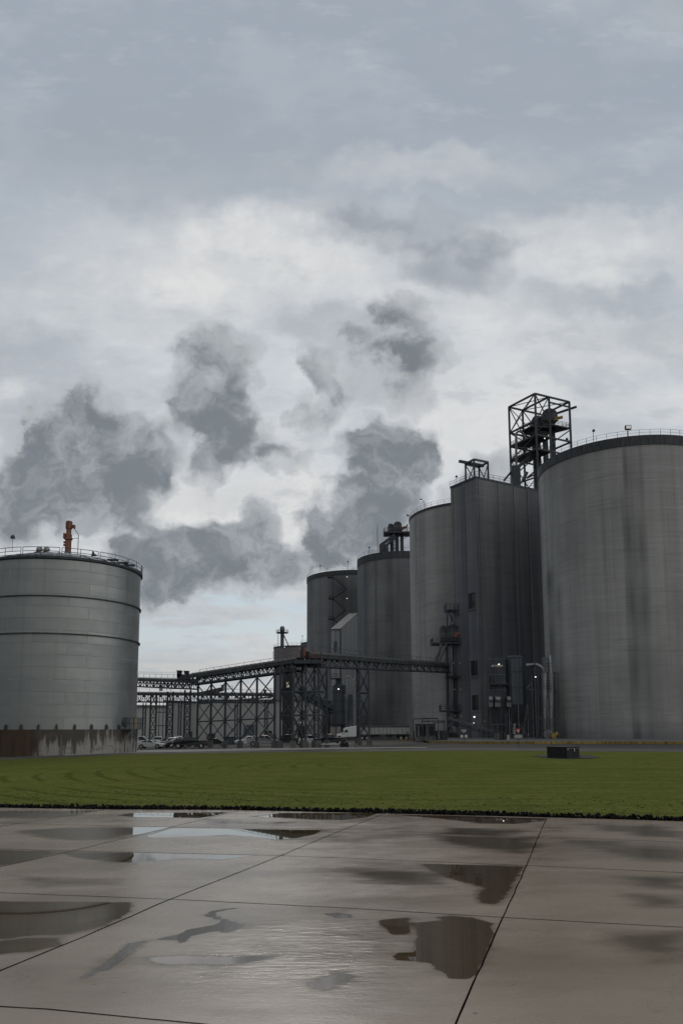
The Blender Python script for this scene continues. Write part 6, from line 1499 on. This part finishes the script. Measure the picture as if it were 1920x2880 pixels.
    for x in (-17.0, -18.4):
        for s in (-1, 1): wheel(tt, x, s * 1.05, .52, .34)
semi()
def flatbed():
    Y = 134; p = G(950, 2102.); t = thing('flatbed_trailer', p, 'low empty flatbed trailer with dark wheels parked before the black pickup', 'trailer')
    a, b_ = XX(903, p.y), XX(985, p.y); g = p.z
    MB().box(a, b_, p.y - 1, p.y + 1, g + .42, g + .56).build('bed', 'steel_grey', t); MB().box(a, b_, p.y - 1.02, p.y - 1, g + .46, g + .53).build('edge_strip', 'lens', t)
    for x in (XX(962, p.y), XX(974, p.y)):
        for s in (-1, 1):
            b = MB().lathe((0, 0, 0), [(.01, -.12), (.38, -.12), (.38, .12), (.01, .12)], 18); mt = Matrix.Translation((x, p.y + s * 1.15, g + .38)) @ Matrix.Rotation(math.pi / 2, 4, 'X'); b.v = [tuple(mt @ Vector(v)) for v in b.v]; b.build('wheel', 'tyre', t)
    b = MB().box(XX(958, p.y), XX(979, p.y), p.y - 1.3, p.y - .95, g + .76, g + .84); b.build('mudguard', 'steel_black', t)
    q = G(1000, 2102); t2 = thing('utility_box', q, 'small white slatted box right of the flatbed trailer', 'box'); w = 8 * q.y / F; h = 12 * q.y / F
    MB().box(q.x - w / 2, q.x + w / 2, q.y - .3, q.y + .3, q.z, q.z + h).build('box', 'tan_wall', t2, bevel=.03); b = MB()
    for k in range(4): b.box(q.x - w / 2 + .03, q.x + w / 2 - .03, q.y - .33, q.y - .3, q.z + .1 + k * h / 4, q.z + .16 + k * h / 4)
    b.build('slat', 'steel', t2)
flatbed()
def containers():
    for x0, x1, y0, y1, Y, lab, m in ((635, 664, 2072, 2088, 165, 'dark metal skip behind the middle footings', 'steel_blue'), (594, 604, 2063, 2086, 175, 'tall narrow dark cabinet against the warehouse', 'steel_black')):
        g = gz(XX(x0, Y), Y); a, c = PY(x0, y1, Y), PY(x1, y0, Y); t = thing('skip' if x1 - x0 > 20 else 'cabinet', ((a.x + c.x) / 2, Y, g), lab, 'skip' if x1 - x0 > 20 else 'cabinet')
        MB().prism([(a.x, Y - 1), (c.x, Y - 1), (c.x, Y + 1), (a.x, Y + 1)], g, c.z).build('body', m, t, bevel=.05); b = MB()
        for k in range(5): x = a.x + (c.x - a.x) * k / 4; b.box(x - .05, x + .05, Y - 1.1, Y - 1, g + .1, c.z)
        b.box(a.x - .05, c.x + .05, Y - 1.12, Y - .98, c.z - .12, c.z + .03); b.build('rib', 'steel', t)
    # orange and white machine far behind the silver pickup
    Y = 190; q = PY(757, 2062, Y); t = thing('loader', (q.x, Y, gz(q.x, Y)), 'reddish loader with a white roof, far back left of the corner tower', 'loader'); g = gz(q.x, Y)
    MB().box(q.x - 1.6, q.x + 1.6, Y - 1, Y + 1, g + .9, q.z - .2).build('body', 'redlead', t, bevel=.1); MB().box(q.x - .9, q.x + .6, Y - .8, Y + .8, q.z - .2, q.z + .6).build('cab', 'glass', t, bevel=.05); MB().box(q.x - 1, q.x + .7, Y - .9, Y + .9, q.z + .6, q.z + .72).build('roof', 'lens', t)
    for dx in (-1.1, 1.1):
        for s in (-1, 1):
            b = MB().lathe((0, 0, 0), [(.01, -.2), (.7, -.2), (.7, .2), (.01, .2)], 18); mt = Matrix.Translation((q.x + dx, Y + s * 1.1, g + .7)) @ Matrix.Rotation(math.pi / 2, 4, 'X'); b.v = [tuple(mt @ Vector(v)) for v in b.v]; b.build('wheel', 'tyre', t)
containers()

# ------------------------------------------------------------------ lamps and masts
def wall_lamp(px, py, Y, r, lab, m='lit', grp='lit lamps on towers and walls', arm=None):
    r *= .52
    p = PY(px, py, Y); t = thing('wall_lamp', p, lab, 'lamp', grp)
    b = MB().lathe((p.x, p.y, p.z), [(.01, r), (r * .7, r * .7), (r, 0), (r * .7, -r * .7), (.01, -r)], 12); b.build('bulb', m, t, smooth=True)
    h = MB().lathe((p.x, p.y + .02, p.z + r * .5), [(r * 1.25, 0), (r * .8, r * .8), (.01, r * .9)], 12); h.beam((p.x, p.y + .05, p.z + r), (p.x, p.y + .6, p.z + r * 1.2), r * .4); h.build('hood', 'steel_black', t)
wall_lamp(1402, 1868, 169.5, .30, 'bright lamp above the lettering of the dust collector')
wall_lamp(1505, 1903.5, 164.5, .28, 'bright lamp left of the two cyclones')
wall_lamp(1333, 2016, 186, .42, 'brightest lamp, low on the corner of the square tower')
wall_lamp(1331.5, 2033, 185, .20, 'elongated lamp just under the brightest lamp')
for x, y, lab in ((1275, 1865, 'dim left lamp in the upper pair on the leg tower'), (1293, 1865.5, 'dim right lamp in the upper pair on the leg tower'), (1277, 1938.5, 'dim left lamp in the middle pair on the leg tower'), (1294.5, 1939, 'dim right lamp in the middle pair on the leg tower'), (1279, 2013, 'dim left lamp in the lowest pair on the leg tower'), (1296.5, 2013.5, 'dim right lamp in the lowest pair on the leg tower')): wall_lamp(x, y, 193, .16, lab, 'lit_dim')
wall_lamp(1362, 2028, 183, .16, 'small lamp over the ground conveyor right of the tower corner', 'lit_dim')
wall_lamp(1379, 2051.5, 178, .14, 'small lamp low beside the ladder chute', 'lit_dim')
wall_lamp(1484.5, 2065, 168, .13, 'tiny lamp at the foot of the blue grey collector', 'lit_dim')
wall_lamp(975.5, 1622.5, 286, .26, 'upper lamp beside the zigzag stair'); wall_lamp(975.5, 1683, 286, .26, 'lower lamp beside the zigzag stair')
wall_lamp(844, 2031.5, 150, .13, 'small lamp inside the corner trestle tower'); wall_lamp(800, 1820, 362, .28, 'lamp just under the rim of the low far silo')
wall_lamp(970.5, 1956, 203, .14, 'tiny lamp at the right side of the round bin', 'lit_dim')
wall_lamp(1530.5, 1233, 201, .26, 'bright lamp inside the steel headframe')
def yellow_opening():
    p = PY(806, 1918, 178); q = PY(813, 1933, 178); t = thing('lit_opening', (p.x, 178, q.z), 'pale yellow lit panel seen through the corner trestle tower', 'lit panel')
    w = MB().box(p.x - .3, q.x + .3, 178.02, 178.5, q.z - .3, p.z + .3).build('frame', 'steel_black', t); MB().box(p.x, q.x, 177.9, 178.02, q.z, p.z).build('panel', 'lit_window', t)
    tb = thing('switch_tower', (p.x, 180, gz(p.x, 180)), 'dark enclosed steel tower inside the corner trestle, around the lit yellow panel', 'tower')
    a, c = XX(795, 180), XX(824, 180); g = gz(a, 180); zt = PY(800, 1880, 180).z
    b = MB().box(a, c, 178.6, 182, g, zt); b.build('casing', 'steel_black', tb); b = MB()
    for k in range(9): z = g + 1 + k * 1.9; b.box(a - .05, c + .05, 178.5, 178.6, z, z + .12)
    b.build('rib', 'steel', tb)
yellow_opening()
def mast(px, y0, y1, Y, lab, kind='dome', dx=0, lit=False, r=.05):
    a, c = PY(px, y1, Y), PY(px + dx, y0, Y); t = thing('floodlight' if kind != 'aerial' else 'aerial', a, lab, 'floodlight' if kind != 'aerial' else 'aerial', 'floodlights on the roof edges' if kind != 'aerial' else None)
    MB().tube([a, (a.x, Y, a.z + (c.z - a.z) * .8), c], [r, r, r * .6], 6).build('pole', 'steel', t)
    if kind == 'dome':
        k = .30; h = MB().lathe((c.x, Y, c.z), [(k, -.12), (k * 1.05, .08), (k * .6, .34), (.01, .4)], 12); h.build('lamp_head', 'steel', t); MB().lathe((c.x, Y, c.z - .13), [(.01, 0), (k * .85, 0)], 12).build('lens', 'lit' if lit else 'vent', t)
    elif kind == 'box':
        k = .62; h = MB().box(c.x - k, c.x + k, Y - .35, Y + .35, c.z + .05, c.z + .95); h.build('lamp_head', 'steel', t, bevel=.05); MB().box(c.x - k * .8, c.x + k * .8, Y - .38, Y - .35, c.z + .15, c.z + .8).build('lens', 'lit_window' if False else 'lit_dim', t)
    return t
mast(1764, 1209, 1228, 158.5, 'square lit floodlight on the rim of the huge right silo', 'box', 1, r=.08)
mast(1668, 1212, 1243, 160, 'slim lamp on the rim of the huge right silo, left of the square one', 'dome', r=.06)
mast(1606, 1236, 1262, 166, 'hooded lamp leaning left beside the right column of the headframe', 'dome', -13, r=.06)
mast(1193, 1407, 1433, 206, 'lit lamp leaning left over the rim of the silo beside the square tower', 'dome', -10, True, r=.06)
mast(1158, 1450, 1455, 215, 'dark lamp jutting out from the left rim of that same silo', 'dome', -12, r=.06)
mast(1283, 1341, 1362, 196, 'small lamp on the left roof corner of the square tower', 'dome', r=.05)
mast(1038, 1540, 1562, 266, 'lamp on the left rim of the silo carrying the roof heads', 'dome', r=.06)
mast(1144.5, 1478, 1500, 262, 'small lamp at the right end of the roof head platform', 'dome', r=.05)
mast(900.5, 1592, 1612, 292, 'left lamp on the roof of the left end silo', 'dome', r=.06); mast(978, 1580, 1604, 290, 'right lamp on the roof of the left end silo', 'dome', r=.06)
mast(850.5, 1789, 1802, 388, 'tiny lamp mast on the half hidden low silo', 'dome', r=.07)
mast(35, 1512, 1552, 108, 'thin lamp pole at the left on the roof of the pale tank', 'dome', 2, r=.03)
mast(1061.5, 1475, 1552, 268, 'tall thin lattice aerial on the silo with the roof heads', 'aerial', r=.10)
def street_lamp():
    Y = 178; g = gz(XX(945, Y), Y); a = PY(944.5, 1937, Y); t = thing('street_lamp', (a.x, Y, g), 'thin black lamp post with a short arm standing before the round bin', 'street lamp')
    MB().tube([(a.x, Y, g), (a.x, Y, a.z)], .11, 8).build('post', 'steel_black', t); MB().beam(a, PY(951, 1937, Y), .1).build('arm', 'steel_black', t)
    p = PY(951.5, 1938, Y); MB().lathe((p.x, p.y, p.z), [(.01, .14), (.16, .05), (.16, -.05), (.01, -.12)], 10).build('lamp', 'lit', t)
street_lamp()
def wires():
    for i, (y, lab) in enumerate(((1886.5, 'upper faint power wire between the pale tank and the drive boxes'), (1889, 'lower faint power wire between the pale tank and the drive boxes'))):
        a, c = PY(330, y - 1, 330), PY(530, y + 2, 330); n = 10; o = MB().tube([a.lerp(c, k / n) - Vector((0, 0, .5 * math.sin(math.pi * k / n))) for k in range(n + 1)], .035, 5).build('power_line', 'steel', None); tag(o, lab, 'power line', 'faint power wires')
wires()
